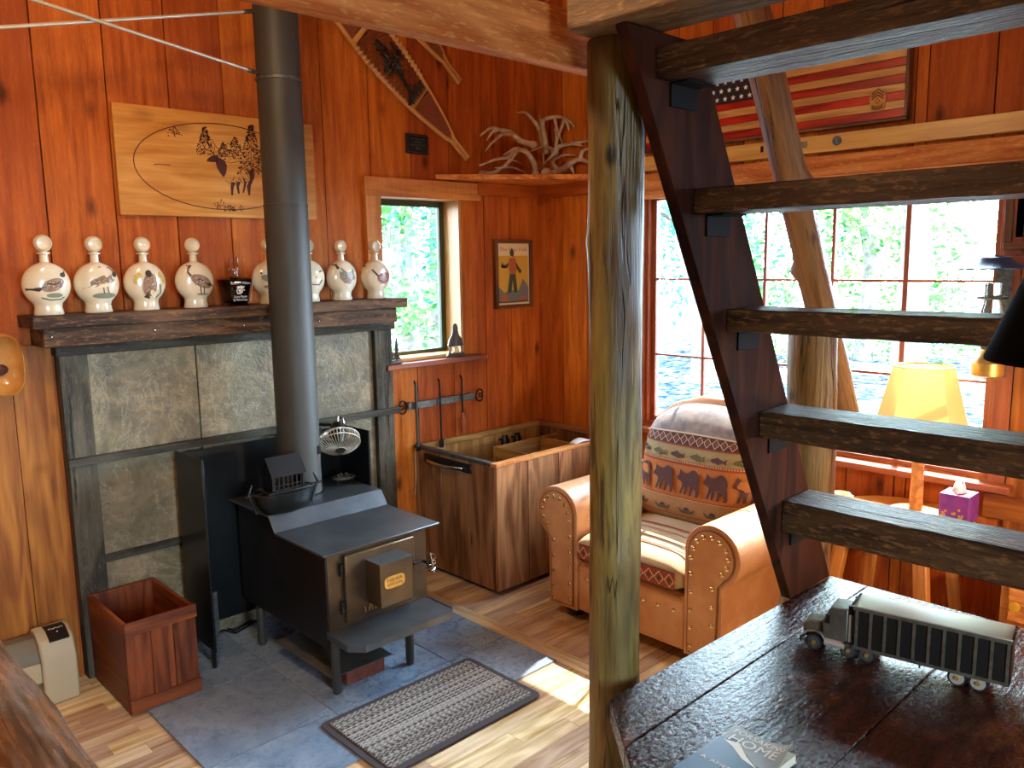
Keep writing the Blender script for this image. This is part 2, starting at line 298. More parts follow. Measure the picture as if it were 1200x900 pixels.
# ---------------------------------------------------------------- mesh builder
def basis(x, up=V((0, 0, 1))):
    x = V(x).normalized(); y = V(up).cross(x)
    if y.length < 1e-5: y = V((0, 1, 0)).cross(x) if abs(x.y) < .9 else V((1, 0, 0)).cross(x)
    y.normalize(); z = x.cross(y); return x, y, z
def frame(o, x, y, z=None):          # matrix: local (x,y,z) -> world
    x = V(x).normalized(); y = V(y).normalized(); z = V(z).normalized() if z is not None else x.cross(y)
    return M(((x.x, y.x, z.x, o[0]), (x.y, y.y, z.y, o[1]), (x.z, y.z, z.z, o[2]), (0, 0, 0, 1)))
ORG = {}
class MB:
    def __init__(s): s.v = []; s.f = []; s.m = []; s.g = []; s.r = []; s.T = None
    def add(s, vs, fs, mi=0, gc=None, rnd=None):
        o = len(s.v); vs = [V(p) for p in vs]
        if gc is None: gc = vs
        if s.T is not None: vs = [s.T @ p for p in vs]
        s.v += vs; s.g += [tuple(p) for p in gc]
        if rnd is None: rnd = random.random()
        s.r += rnd if isinstance(rnd, list) else [rnd] * len(vs)
        s.f += [tuple(i + o for i in f) for f in fs]; s.m += [mi] * len(fs); return s
    def box(s, c, sz, mi=0, mat=None, rnd=None, axis=None, taper=None):
        hx, hy, hz = [a / 2 for a in sz]
        L = [V((sx * hx, sy * hy, sz_ * hz)) for sz_ in (-1, 1) for sy in (-1, 1) for sx in (-1, 1)]
        if axis is None: axis = max(range(3), key=lambda i: sz[i])
        off = V((random.uniform(0, 50), random.uniform(0, 50), random.uniform(0, 50)))
        perm = {0: (0, 1, 2), 1: (1, 2, 0), 2: (2, 0, 1)}[axis]
        gc = [V((p[perm[0]], p[perm[1]], p[perm[2]])) + off for p in L]
        if taper: L = [V((p.x * (taper[0] if p.z > 0 else 1), p.y * (taper[1] if p.z > 0 else 1), p.z)) for p in L]
        W_ = [(mat @ p if mat is not None else p) + V(c) for p in L]
        return s.add(W_, [(0, 2, 3, 1), (4, 5, 7, 6), (0, 1, 5, 4), (2, 6, 7, 3), (0, 4, 6, 2), (1, 3, 7, 5)], mi, gc, rnd)
    def mm(s, lo, hi, mi=0, rnd=None, axis=None):      # box from corner to corner
        lo = V(lo); hi = V(hi); return s.box((lo + hi) / 2, [abs(a) for a in (hi - lo)], mi, None, rnd, axis)
    def bar(s, a, b, w, t, up=(0, 0, 1), mi=0, rnd=None):   # board from a to b, width w across, t along up
        a = V(a); b = V(b); x, y, z = basis(b - a, up)
        R = M(((x.x, y.x, z.x), (x.y, y.y, z.y), (x.z, y.z, z.z)))
        return s.box((a + b) / 2, ((b - a).length, w, t), mi, R, rnd, 0)
    def tube(s, pts, r, n=8, mi=0, caps=True, rnd=None, closed=False, sq=None):
        pts = [V(p) for p in pts]; k = len(pts)
        if not isinstance(r, (list, tuple)): r = [r] * k
        off = V((random.uniform(0, 50), random.uniform(0, 50), random.uniform(0, 50)))
        vs = []; gc = []; d0 = None; L = 0; N = None
        for i, p in enumerate(pts):
            if closed: d = pts[(i + 1) % k] - pts[i - 1]
            else: d = pts[min(i + 1, k - 1)] - pts[max(i - 1, 0)]
            if d.length < 1e-9: d = V((0, 0, 1))
            d.normalize()
            if N is None: _, N, _ = basis(d)
            else:
                N = N - d * N.dot(d)
                if N.length < 1e-6: _, N, _ = basis(d)
                N.normalize()
            Bn = d.cross(N)
            if i: L += (p - pts[i - 1]).length
            for j in range(n):
                a = 2 * PI * j / n; q = N * (math.cos(a) * r[i]) + Bn * (math.sin(a) * r[i] * (sq or 1))
                vs.append(p + q); gc.append(V((L, math.cos(a) * r[i], math.sin(a) * r[i])) + off)
        fs = []
        for i in range(k if closed else k - 1):
            for j in range(n):
                a = i * n + j; b = i * n + (j + 1) % n; c = ((i + 1) % k) * n + (j + 1) % n; d = ((i + 1) % k) * n + j
                fs.append((a, b, c, d))
        if caps and not closed: fs += [tuple(range(n - 1, -1, -1)), tuple((k - 1) * n + j for j in range(n))]
        return s.add(vs, fs, mi, gc, rnd)
    def lathe(s, prof, o=(0, 0, 0), n=24, mi=0, mat=None, sy=1.0, rnd=None, arc=None):
        vs = []; o = V(o)
        for r, z in prof:
            for j in range(n):
                a = 2 * PI * j / n; p = V((r * math.cos(a), r * math.sin(a) * sy, z)); vs.append((mat @ p if mat is not None else p) + o)
        fs = [(i * n + j, i * n + (j + 1) % n, (i + 1) * n + (j + 1) % n, (i + 1) * n + j) for i in range(len(prof) - 1) for j in range(n)]
        if prof[0][0] > 1e-6: fs.append(tuple(range(n - 1, -1, -1)))
        if prof[-1][0] > 1e-6: fs.append(tuple((len(prof) - 1) * n + j for j in range(n)))
        return s.add(vs, fs, mi, None, rnd)
    def ball(s, c, r, mi=0, n=12, m=8, sc=(1, 1, 1), mat=None):
        prof = [(math.sin(PI * i / m), -math.cos(PI * i / m)) for i in range(m + 1)]
        vs = []; 
        for a, z in prof:
            for j in range(n):
                t = 2 * PI * j / n; p = V((a * math.cos(t) * r * sc[0], a * math.sin(t) * r * sc[1], z * r * sc[2])); vs.append((mat @ p if mat is not None else p) + V(c))
        fs = [(i * n + j, i * n + (j + 1) % n, (i + 1) * n + (j + 1) % n, (i + 1) * n + j) for i in range(m) for j in range(n)]
        return s.add(vs, fs, mi)
    def prism(s, poly, t, mat, mi=0, rnd=None, axis=0):
        n = len(poly); ar = sum(poly[i][0] * poly[(i + 1) % n][1] - poly[(i + 1) % n][0] * poly[i][1] for i in range(n))
        if ar < 0: poly = poly[::-1]
        off = V((random.uniform(0, 50), random.uniform(0, 50), random.uniform(0, 50)))
        L = [V((x, y, 0)) for x, y in poly] + [V((x, y, t)) for x, y in poly]
        gc = [(p if axis == 0 else V((p.y, p.x, p.z))) + off for p in L]
        tri = tessellate_polygon([[V((x, y, 0)) for x, y in poly]])
        fs = []
        for q in tri:
            a, b, c = q; P = [poly[i] for i in q]
            cr = (P[1][0] - P[0][0]) * (P[2][1] - P[0][1]) - (P[1][1] - P[0][1]) * (P[2][0] - P[0][0])
            if cr < 0: a, b, c = a, c, b
            fs.append((c, b, a)); fs.append((a + n, b + n, c + n))
        fs += [(i, (i + 1) % n, (i + 1) % n + n, i + n) for i in range(n)]
        return s.add([mat @ p for p in L], fs, mi, gc, rnd)
    def decal(s, poly, fn, mi=0, rnd=.5):              # filled outline laid on a surface fn(u, v)
        tri = tessellate_polygon([[V((x, y, 0)) for x, y in poly]])
        fs = []
        for q in tri:
            a, b, c = q; P = [poly[i] for i in q]
            cr = (P[1][0] - P[0][0]) * (P[2][1] - P[0][1]) - (P[1][1] - P[0][1]) * (P[2][0] - P[0][0])
            fs.append((a, b, c) if cr > 0 else (a, c, b))
        return s.add([fn(x, y) for x, y in poly], fs, mi, None, rnd)
    def stroke(s, pts, w, fn, mi=0, closed=False):
        n = len(pts); vs = []
        for i, p in enumerate(pts):
            a = pts[(i - 1) % n] if (closed or i) else p; b = pts[(i + 1) % n] if (closed or i < n - 1) else p
            d = (b[0] - a[0], b[1] - a[1]); l = math.hypot(*d) or 1; nx, ny = -d[1] / l * w / 2, d[0] / l * w / 2
            vs += [fn(p[0] - nx, p[1] - ny), fn(p[0] + nx, p[1] + ny)]
        fs = [(2 * i, 2 * ((i + 1) % n), 2 * ((i + 1) % n) + 1, 2 * i + 1) for i in range(n if closed else n - 1)]
        return s.add(vs, fs, mi, None, .5)
    def text(s, txt, size, mat, mi=0, ext=0, align='CENTER', font_space=1, width=None):
        cu = bpy.data.curves.new('t', 'FONT'); cu.body = txt; cu.size = size; cu.align_x = align; cu.align_y = 'CENTER'; cu.extrude = ext; cu.resolution_u = 2; cu.space_character = font_space
        ob = bpy.data.objects.new('t', cu); COL.objects.link(ob); dg = bpy.context.evaluated_depsgraph_get()
        me = bpy.data.meshes.new_from_object(ob.evaluated_get(dg)); vs = [v.co.copy() for v in me.vertices]; fs = [tuple(p.vertices) for p in me.polygons]
        bpy.data.objects.remove(ob); bpy.data.curves.remove(cu); bpy.data.meshes.remove(me)
        if not vs: return s
        if width:
            w = max(p.x for p in vs) - min(p.x for p in vs); vs = [V((p.x * width / w, p.y, p.z)) for p in vs]
        return s.add([mat @ p for p in vs], fs, mi)
    def grid(s, fn, nu, nv, mi=0, cu=False, cv=False, gs=None, rnd=.5):
        vs = [fn(i / nu, j / nv) for j in range(nv + (0 if cv else 1)) for i in range(nu + (0 if cu else 1))]
        cols = nu + (0 if cu else 1); rows = nv + (0 if cv else 1)
        fs = [(j * cols + i, j * cols + (i + 1) % cols, ((j + 1) % rows) * cols + (i + 1) % cols, ((j + 1) % rows) * cols + i) for j in range(nv) for i in range(nu)]
        return s.add(vs, fs, mi, None, rnd)
    def build(s, name, mats, parent=None, org=None, bevel=0, smooth=35, seg=2, kind=None, solid=0):
        if not isinstance(mats, (list, tuple)): mats = [mats]
        if parent is not None: org = ORG[parent.name]
        elif org is None:
            xs = [p.x for p in s.v]; ys = [p.y for p in s.v]; zs = [p.z for p in s.v]
            org = V(((min(xs) + max(xs)) / 2, (min(ys) + max(ys)) / 2, min(zs)))
        org = V(org); me = bpy.data.meshes.new(name); me.from_pydata([p - org for p in s.v], [], s.f); me.validate(clean_customdata=False)
        for m in mats: me.materials.append(MAT[m] if isinstance(m, str) else m)
        if len(me.polygons) == len(s.m): me.polygons.foreach_set('material_index', s.m)
        a = me.attributes.new('gc', 'FLOAT_VECTOR', 'POINT'); a.data.foreach_set('vector', [c for g in s.g for c in g])
        a = me.attributes.new('rnd', 'FLOAT', 'POINT'); a.data.foreach_set('value', s.r)
        if smooth:
            me.polygons.foreach_set('use_smooth', [True] * len(me.polygons)); me.set_sharp_from_angle(angle=math.radians(smooth))
        me.update()
        ob = bpy.data.objects.new(name, me); COL.objects.link(ob)
        if parent is not None: ob.parent = parent
        else: ob.location = org
        ORG[ob.name] = org
        if solid:
            md = ob.modifiers.new('solid', 'SOLIDIFY'); md.thickness = solid
        if bevel:
            md = ob.modifiers.new('bevel', 'BEVEL'); md.width = bevel; md.segments = seg; md.limit_method = 'ANGLE'; md.angle_limit = .6
        if kind: ob['kind'] = kind
        return ob
def thing(name, label, cat, loc, group=None):
    o = bpy.data.objects.new(name, None); COL.objects.link(o); o.location = V(loc); o.empty_display_size = .05
    ORG[o.name] = V(loc); tag(o, label, cat, group); return o
def tag(o, label, cat, group=None, kind=None):
    o['label'] = label; o['category'] = cat
    if group: o['group'] = group
    if kind: o['kind'] = kind
    return o
def struct(o): o['kind'] = 'structure'; return o
def dup(root, loc, label=None, rz=None):
    def cp(o, par):
        c = o.copy(); COL.objects.link(c)
        if par is not None: c.parent = par
        for ch in [x for x in o.children]: cp(ch, c)
        return c
    r = cp(root, None); r.location = V(loc)
    if rz is not None: r.rotation_euler.z = rz
    if label: r['label'] = label
    return r
def jit(p, a): return V((p[0] + random.uniform(-a, a), p[1] + random.uniform(-a, a), p[2] + random.uniform(-a, a)))
# ================================================================ SETTING
YA, XB, CEIL = 3.714, 3.814, 3.3
XL, YF = -2.2, -2.4                       # left wall and the wall behind the camera
# small window opening in the back wall, big window opening in the right wall
w1 = dict(x0=2.585, x1=3.17, z0=1.20, z1=2.12)
w2 = dict(y0=1.05, y1=2.865, z0=.80, z1=2.12)

def board_wall(name, axis, plane, a0, a1, cuts, holes, mat, out, z0=0, z1=CEIL, th=.022):
    """vertical boards between the cuts; holes = (a0,a1,z0,z1)"""
    mb = MB(); cuts = sorted(set(cuts))
    for i in range(len(cuts) - 1):
        c0, c1 = cuts[i] + .003, cuts[i + 1] - .003
        q = random.random(); d = random.uniform(0, .003)
        segs = [(c0, c1, z0, z1)]
        for h in holes:
            ns = []
            for (p0, p1, q0, q1) in segs:
                if p1 <= h[0] or p0 >= h[1] or q1 <= h[2] or q0 >= h[3]: ns.append((p0, p1, q0, q1)); continue
                if p0 < h[0]: ns.append((p0, h[0], q0, q1))
                if p1 > h[1]: ns.append((h[1], p1, q0, q1))
                m0, m1 = max(p0, h[0]), min(p1, h[1])
                if q0 < h[2]: ns.append((m0, m1, q0, h[2]))
                if q1 > h[3]: ns.append((m0, m1, h[3], q1))
            segs = ns
        for (p0, p1, q0, q1) in segs:
            if axis == 'x': mb.mm((p0, plane - d * out, q0), (p1, plane + th * out, q1), 0, q, 2)
            else: mb.mm((plane - d * out, p0, q0), (plane + th * out, p1, q1), 0, q, 2)
    # backing sheet behind the boards, in four pieces round each opening
    al = [a0, a1]; b0, b1 = plane + th * out, plane + (th + .10) * out
    def sh(p0, p1, q0, q1):
        if p1 - p0 < .001 or q1 - q0 < .001: return
        if axis == 'x': mb.mm((p0, b0, q0), (p1, b1, q1), 1)
        else: mb.mm((b0, p0, q0), (b1, p1, q1), 1)
    ed = sorted({a0, a1, *[h[0] for h in holes], *[h[1] for h in holes]})
    for p0, p1 in zip(ed[:-1], ed[1:]):
        hs = [h for h in holes if h[0] <= p0 + 1e-6 and h[1] >= p1 - 1e-6]
        if hs: sh(p0, p1, z0, hs[0][2]); sh(p0, p1, hs[0][3], z1)
        else: sh(p0, p1, z0, z1)
    return struct(mb.build(name, [mat, 'strap'], smooth=0))

def gap(px, py): return A(px, py, YA).x
cutsA = [gap(31, 0), gap(115, 0), gap(189, 0), gap(254, 0), gap(315, 10), gap(373, 50), gap(430, 90), gap(477, 60), gap(523, 80), gap(563, 70), gap(597, 230), XB + .012]
x = cutsA[0]
while x > XL + .3: x -= random.uniform(.2, .27); cutsA.append(x)
cutsA.append(XL)
board_wall('wall_back', 'x', YA, XL - .1, XB + .12, cutsA, [(w1['x0'], w1['x1'], w1['z0'], w1['z1'])], 'wall', 1)
cy = YA; cutsB = [YA + .012]
for q in (660, 688): cutsB.append(B(q, 350, XB).y)
for q in ((1089, 90), (1168, 90)): cutsB.append(B(*q, XB).y)
y = cutsB[2]
while y > cutsB[3] + .25: y -= random.uniform(.19, .24); cutsB.append(y)
y = min(cutsB)
while y > YF + .25: y -= random.uniform(.2, .27); cutsB.append(y)
cutsB.append(YF)
board_wall('wall_right', 'y', XB, YF, YA, cutsB, [(w2['y0'], w2['y1'], w2['z0'], w2['z1']), (-1.7, -.2, .9, 2.2)], 'wall', 1)
def evenly(a, b, n): return [a + (b - a) * i / n for i in range(n + 1)]
board_wall('wall_left', 'y', XL, YF, YA, evenly(YF, YA, 26), [], 'wallL', -1)
board_wall('wall_front', 'x', YF, XL, XB, evenly(XL, XB, 25), [(-.2, .9, .9, 2.35)], 'wallL', -1)
mb = MB()
for i, xx in enumerate(evenly(XL, XB, 30)[:-1]):
    mb.mm((xx + .002, YF, CEIL), (xx + (XB - XL) / 30 - .002, YA, CEIL + .03), 0, None, 1)
mb.mm((XL - .1, YF - .1, CEIL + .03), (XB + .12, YA + .12, CEIL + .12), 1)
struct(mb.build('ceiling', ['wall', 'strap'], smooth=0))
# floor: hickory boards running along x, mitre-less, random lengths
mb = MB(); fy = YF; k = 0
while fy < YA:
    fx = XL - random.uniform(0, .6)
    while fx < XB:
        ln = random.uniform(.45, 1.1); x0, x1 = max(fx, XL), min(fx + ln, XB)
        if x1 > x0: mb.mm((x0 + .0006, fy + .0006, -.02), (x1 - .0006, min(fy + .083, YA) - .0006, 0), 0, None, 0)
        fx += ln
    fy += .083
mb.mm((XL - .1, YF - .1, -.10), (XB + .12, YA + .12, -.021), 1)
struct(mb.build('floor', ['floor', 'strap'], smooth=0))
# pale mitred border strip round the hearth
hx0, hx1, hy0, hy1 = 1.04, 2.485, 2.33, 3.70
mb = MB()
mb.mm((hx1, 2.05, .0003), (hx1 + .085, 3.7, .0018), 0, .85, 1)
struct(mb.build('trim_1', 'floor', smooth=0))
# hearth pad: slate tiles with grout lines
mb = MB(); mb.mm((hx0, hy0, .0004), (hx1, hy1, .003), 1)
xs = [hx0, 1.56, 2.14, hx1]; ys = [hy0, 2.66, 3.2, hy1]
for i in range(3):
    for j in range(3):
        mb.mm((xs[i] + .003, ys[j] + .003, .003), (xs[i + 1] - .003, ys[j + 1] - .003, .007), 0)
hp = mb.build('hearth_pad', ['slate', 'grout2'], smooth=0); tag(hp, 'blue-grey slate tile pad set in the floor beneath the wood stove', 'hearth pad')

mb = MB()
for p, q in zip([-.35, -.06, .20, .43, .66, .80], [-.06, .20, .43, .66, .80, .952]): mb.mm((p + .001, YA - .016, 0), (q - .001, YA - .0035, 1.443), 0, None, 2)
struct(mb.build('trim_5', 'wallL', bevel=.002))
# ---- small window in the back wall
win = MB(); x0, x1, z0, z1 = w1['x0'], w1['x1'], w1['z0'], w1['z1']
r = bpy.data.objects.new('window_1', None); COL.objects.link(r); r.location = ((x0 + x1) / 2, YA, z0); ORG[r.name] = V(r.location); struct(r)
mb = MB()   # deep jamb lining
mb.mm((x0, YA, z0), (x0 + .02, YA + .17, z1)); mb.mm((x1 - .02, YA - .0, z0), (x1, YA + .17, z1)); mb.mm((x0 + .02, YA, z1 - .02), (x1 - .02, YA + .17, z1)); mb.mm((x0 + .02, YA + .0, z0), (x1 - .02, YA + .17, z0 + .018))
mb.build('window_jamb', 'jamb', r, bevel=.002)
mb = MB(); g = .135
mb.mm((x0 + .02, YA + g, z0 + .018), (x0 + .055, YA + g + .03, z1 - .02)); mb.mm((x1 - .055, YA + g, z0 + .018), (x1 - .02, YA + g + .03, z1 - .02))
mb.mm((x0 + .055, YA + g, z1 - .055), (x1 - .055, YA + g + .03, z1 - .02)); mb.mm((x0 + .055, YA + g, z0 + .018), (x1 - .055, YA + g + .03, z0 + .04))
mb.build('window_frame', 'olive', r, bevel=.003)
mb = MB(); mb.mm((x0 + .05, YA + g + .012, z0 + .035), (x1 - .05, YA + g + .018, z1 - .05)); mb.build('window_pane', 'glass', r, smooth=0)
mb = MB(); cz0 = A(427, 232, YA).z; 
p = A(426, 206, YA - .02); q = A(562, 240, YA - .02)
mb.mm((p.x, YA - .025, 2.10), (q.x + .005, YA, 2.20)); 
mb.build('head_casing', 'trim', r, bevel=.002)
mb = MB(); mb.mm((x0 - .085, YA - .022, z0 - .0), (x0 + .012, YA, 2.10)); mb.build('side_casing', 'trim', r, bevel=.002)
mb = MB(); mb.mm((x1 + .0, YA - .006, z0), (x1 + .10, YA + .001, 2.10)); mb.build('side_casing', 'wall', r, bevel=.002)
mb = MB(); mb.mm((x0 - .02, YA - .075, z0 - .03), (x1 + .12, YA + .02, z0 - .002)); mb.build('window_sill', 'sash', r, bevel=.003)

# ---- big window in the right wall
y0, y1, z0, z1 = w2['y0'], w2['y1'], w2['z0'], w2['z1']
r = bpy.data.objects.new('window_2', None); COL.objects.link(r); r.location = (XB, (y0 + y1) / 2, z0); ORG[r.name] = V(r.location); struct(r)
mb = MB(); d = .10
mb.mm((XB - .001, y1 - .02, z0), (XB + d, y1, z1)); mb.mm((XB - .001, y0, z0), (XB + d, y0 + .02, z1)); mb.mm((XB - .001, y0 + .02, z1 - .02), (XB + d, y1 - .02, z1)); mb.mm((XB - .001, y0 + .02, z0), (XB + d, y1 - .02, z0 + .02))
mb.build('window_jamb', 'sash', r, bevel=.002)
mb = MB(); a, b = XB + .03, XB + .065; s = .028
iy0, iy1, iz0, iz1 = y0 + .02, y1 - .02, z0 + .02, z1 - .02
mb.mm((a, iy1 - s, iz0), (b, iy1, iz1)); mb.mm((a, iy0, iz0), (b, iy0 + s, iz1)); mb.mm((a, iy0 + s, iz1 - s), (b, iy1 - s, iz1)); mb.mm((a, iy0 + s, iz0), (b, iy1 - s, iz0 + s))
mb.build('window_frame', 'sash', r, bevel=.003)
vy = [B(q, 330, XB + .045).y for q in (826, 897, 976, 1062)]
hz = [B(1062, 329, XB + .045).z, B(1000, 434.5, XB + .045).z]
mb = MB()
for i, yy in enumerate(vy):
    w = .016 if i != 3 else .022; mb.mm((a + .004, yy - w / 2, iz0 + s), (b - .004, yy + w / 2, iz1 - s))
for zz in hz: mb.mm((a + .006, iy0 + s, zz - .006), (b - .006, iy1 - s, zz + .006))
mb.build('muntin', 'sash', r, bevel=.002)
mb = MB(); mb.mm((a + .014, iy0 + s - .01, iz0 + s - .01), (a + .018, iy1 - s + .01, iz1 - s + .01)); mb.build('window_pane', 'glass', r, smooth=0)
mb = MB(); mb.mm((XB - .018, y1, z0 - .02), (XB, y1 + .06, z1 + .03)); mb.build('side_casing', 'sash', r, bevel=.002)
mb = MB(); mb.mm((XB - .018, y0 - .065, z0 - .02), (XB, y0, z1 + .03)); mb.build('side_casing', 'sash', r, bevel=.002)
mb = MB(); mb.mm((XB - .09, y0 - .10, z0 - .035), (XB + .03, y1 + .08, z0 - .005)); mb.build('window_sill', 'sash', r, bevel=.004)
# horizontal boards above the big window
zA = B(1000, 190, XB - .03).z
p = B(1155, 193, XB - .03)
q1, q2, q3 = B(1000, 214, XB - .055).z, B(1000, 203, XB - .04).z, B(1000, 178.5, XB - .03).z
mb = MB(); mb.mm((XB - .055, .98, q1), (XB, 2.86, q1 + .022), 0, .95); mb.mm((XB - .04, .98, q1 + .022), (XB, 2.86, q2), 0, .8)
o = mb.build('trim_2', 'trim', bevel=.003); struct(o)
mb = MB(); mb.mm((XB - .03, .60, q2 + .001), (XB, 3.0, q3), 0, .4); struct(mb.build('trim_3', 'beam', bevel=.003))
# corner boards under the big window
mb = MB(); mb.mm((XB - .02, y0 - .20, .05), (XB, y0 - .07, 2.10)); mb.mm((XB - .022, .3, .64), (XB, 1.06, .745)); struct(mb.build('trim_4', 'wallL', bevel=.002))

# ================================================================ OUTSIDE
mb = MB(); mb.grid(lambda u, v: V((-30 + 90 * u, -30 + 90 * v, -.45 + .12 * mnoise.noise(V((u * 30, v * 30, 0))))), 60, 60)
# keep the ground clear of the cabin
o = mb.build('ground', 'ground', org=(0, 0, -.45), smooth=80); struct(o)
def tree(x, y, h, r, crown, leaf, n, label, lean=(0, 0), low=.35, leafsize=.10, gz=-.5, trunkvis=1):
    t = thing('tree', label, 'tree', (x, y, gz), 'trees outside the cabin')
    top = V((x + lean[0], y + lean[1], gz + h)); mb = MB()
    pts = [V((x, y, gz)).lerp(top, i / 7) + V((.12 * math.sin(i * 1.7 + x), .12 * math.cos(i * 2.1), 0)) * (1 if 0 < i else 0) for i in range(8)]
    mb.tube(pts, [r * (1.25 - .9 * i / 7) for i in range(8)], 10)
    brs = []
    for k in range(9):
        a = random.uniform(0, 2 * PI); i = random.randint(3, 6); b0 = pts[i]; b1 = b0 + V((math.cos(a), math.sin(a), random.uniform(.2, .9))) * crown * random.uniform(.5, .9)
        mb.tube([b0, b0.lerp(b1, .5) + V((0, 0, .15)), b1], [r * .3, r * .18, r * .06], 5); brs.append((b0, b1))
    mb.build('trunk', 'bark', t)
    mb = MB(); vs = []; fs = []; rr = []
    cl = [V((x + lean[0] * .7, y + lean[1] * .7, gz)) + V((random.gauss(0, crown * .5), random.gauss(0, crown * .5), random.uniform(h * low, h * 1.08))) for _ in range(max(10, n // 110))]
    for i in range(n):
        c = random.choice(cl); p = c + V((random.gauss(0, .34), random.gauss(0, .34), random.gauss(0, .26))) * (crown / 2.0)
        a = V((random.gauss(0, 1), random.gauss(0, 1), random.gauss(0, .5))).normalized() * leafsize; b = a.cross(V((random.gauss(0, 1), random.gauss(0, 1), random.gauss(0, 1)))).normalized() * leafsize * .5
        o = len(vs); vs += [p - a, p + b, p + a, p - b]; fs.append((o, o + 1, o + 2, o + 3)); rr += [random.random()] * 4
    mb.add(vs, fs, 0, None, rr); mb.build('foliage', leaf, t, smooth=0)
    return t
tree(13.2, 8.55, 6.5, .20, 1.7, 'leaf3', 2600, 'leaning grey tree seen through the left panes of the big window', lean=(.2, .9), low=.42)
tree(15.0, 5.55, 8.5, .24, 1.9, 'leaf2', 1900, 'thick straight grey trunk in the middle panes of the big window', low=.36)
tree(17.5, 7.4, 7.5, .16, 2.4, 'leaf', 3000, 'leafy green tree behind the ladder rail outside the big window', low=.2)
tree(22, 5.0, 7.0, .15, 2.2, 'leaf2', 1400, 'pale sunlit tree far outside the right panes of the big window', low=.25)
tree(20, 11.5, 8.0, .18, 2.8, 'leaf', 3000, 'dense green tree far off behind the leaning tree', low=.1)
tree(16.5, 10.6, 6, .14, 2.2, 'leaf3', 2600, 'blue-green tree left of the leaning tree outside the big window', low=.15)
tree(24, 8.6, 7, .15, 2.6, 'leaf2', 2200, 'pale green tree deep in the woods beyond the thick trunk', low=.05)
# beyond the small window
tree(7.6, 10.2, 6.5, .17, 1.6, 'leaf3', 4200, 'grey-trunked leafy tree seen high in the small window', low=.25, leafsize=.07)
tree(5.9, 9.6, 5.2, .10, 1.4, 'leaf', 4200, 'green tree filling the left of the small window', low=.22, leafsize=.07)
tree(8.9, 11.2, 5.4, .10, 1.6, 'leaf', 4200, 'green tree filling the right of the small window', low=.15, leafsize=.07)
def bush(x, y, r, h, leaf, n, label):
    mb = MB(); vs = []; fs = []; rr = []
    for i in range(n):
        a = random.uniform(0, 2 * PI); q = r * math.sqrt(random.random()); zz = h * random.random() * math.sqrt(max(0, 1 - (q / r) ** 2)); p = V((x + q * math.cos(a), y + q * math.sin(a), -.45 + zz))
        a = V((random.gauss(0, 1), random.gauss(0, 1), random.gauss(0, .5))).normalized() * .06; b = a.cross(V((random.gauss(0, 1), random.gauss(0, 1), random.gauss(0, 1)))).normalized() * .03
        o = len(vs); vs += [p - a, p + b, p + a, p - b]; fs.append((o, o + 1, o + 2, o + 3)); rr += [random.random()] * 4
    mb.add(vs, fs, 0, None, rr)
    for k in range(12):
        a = 2 * PI * k / 12; mb.tube([(x, y, -.48), (x + math.cos(a) * r * .6, y + math.sin(a) * r * .6, -.45 + h * .6)], [.012, .004], 4, 1)
    tag(mb.build('bush', [leaf, 'bark'], smooth=0), label, 'bush', 'bushes outside the cabin')
bush(7.35, 8.0, .75, 1.25, 'leaf', 2600, 'low green bush at the foot of the small window view')
bush(16.5, 8.9, 1.3, 1.6, 'leaf2', 1600, 'sunlit shrub under the leaning tree outside the big window')
bush(19.0, 7.0, 1.6, 1.9, 'leaf', 1800, 'green shrub beside the thick trunk outside the big window')
bush(23.0, 4.4, 1.9, 2.0, 'leaf2', 1500, 'pale shrub far outside the right panes of the big window')
# ================================================================ BACK WALL: mantel, surround, bottles
YS = YA - .055
sur = thing('fireplace_surround', 'grey barn-board surround framing stone-look tile panels behind the stove', 'surround', (1.75, YA - .03, 0))
xl0, xl1, xr0, xr1 = .962, 1.072, 2.492, 2.602
mb = MB(); mb.mm((xl0, YS - .01, 0), (xl1, YA, 1.395)); mb.build('post', 'grey', sur, bevel=.003)
mb = MB(); mb.mm((xr0, YS - .01, 0), (xr1, YA, 1.395)); mb.build('post', 'grey', sur, bevel=.003)
mb = MB(); mb.mm((xl0 - .012, YS - .03, 1.395), (xr1 + .01, YA, 1.435)); mb.build('top_rail', 'grey', sur, bevel=.003)
mb = MB(); mb.mm((xl0 - .005, YS - .035, .935), (xr1 + .02, YS - .012, .968)); mb.build('middle_rail', 'grey', sur, bevel=.002)
mb = MB(); mb.mm((xl1, YS - .0, .49), (xr0, YS + .02, .525)); mb.build('lower_rail', 'grey', sur, bevel=.002)
tx = [xl1 + .002, 1.533, 1.992, xr0 - .002]; tz = [.0, .50, .945, 1.395]
for i in range(3):
    for j in range(3):
        mb = MB(); mb.mm((tx[i] + .003, YS + .012, tz[j] + .003), (tx[i + 1] - .003, YS + .03, tz[j + 1] - .003)); mb.build('tile_panel', 'stone', sur, bevel=.002)
mb = MB(); mb.mm((xl1, YS + .03, 0), (xr0, YA, 1.395)); mb.build('grout_backing', 'grout', sur, smooth=0)

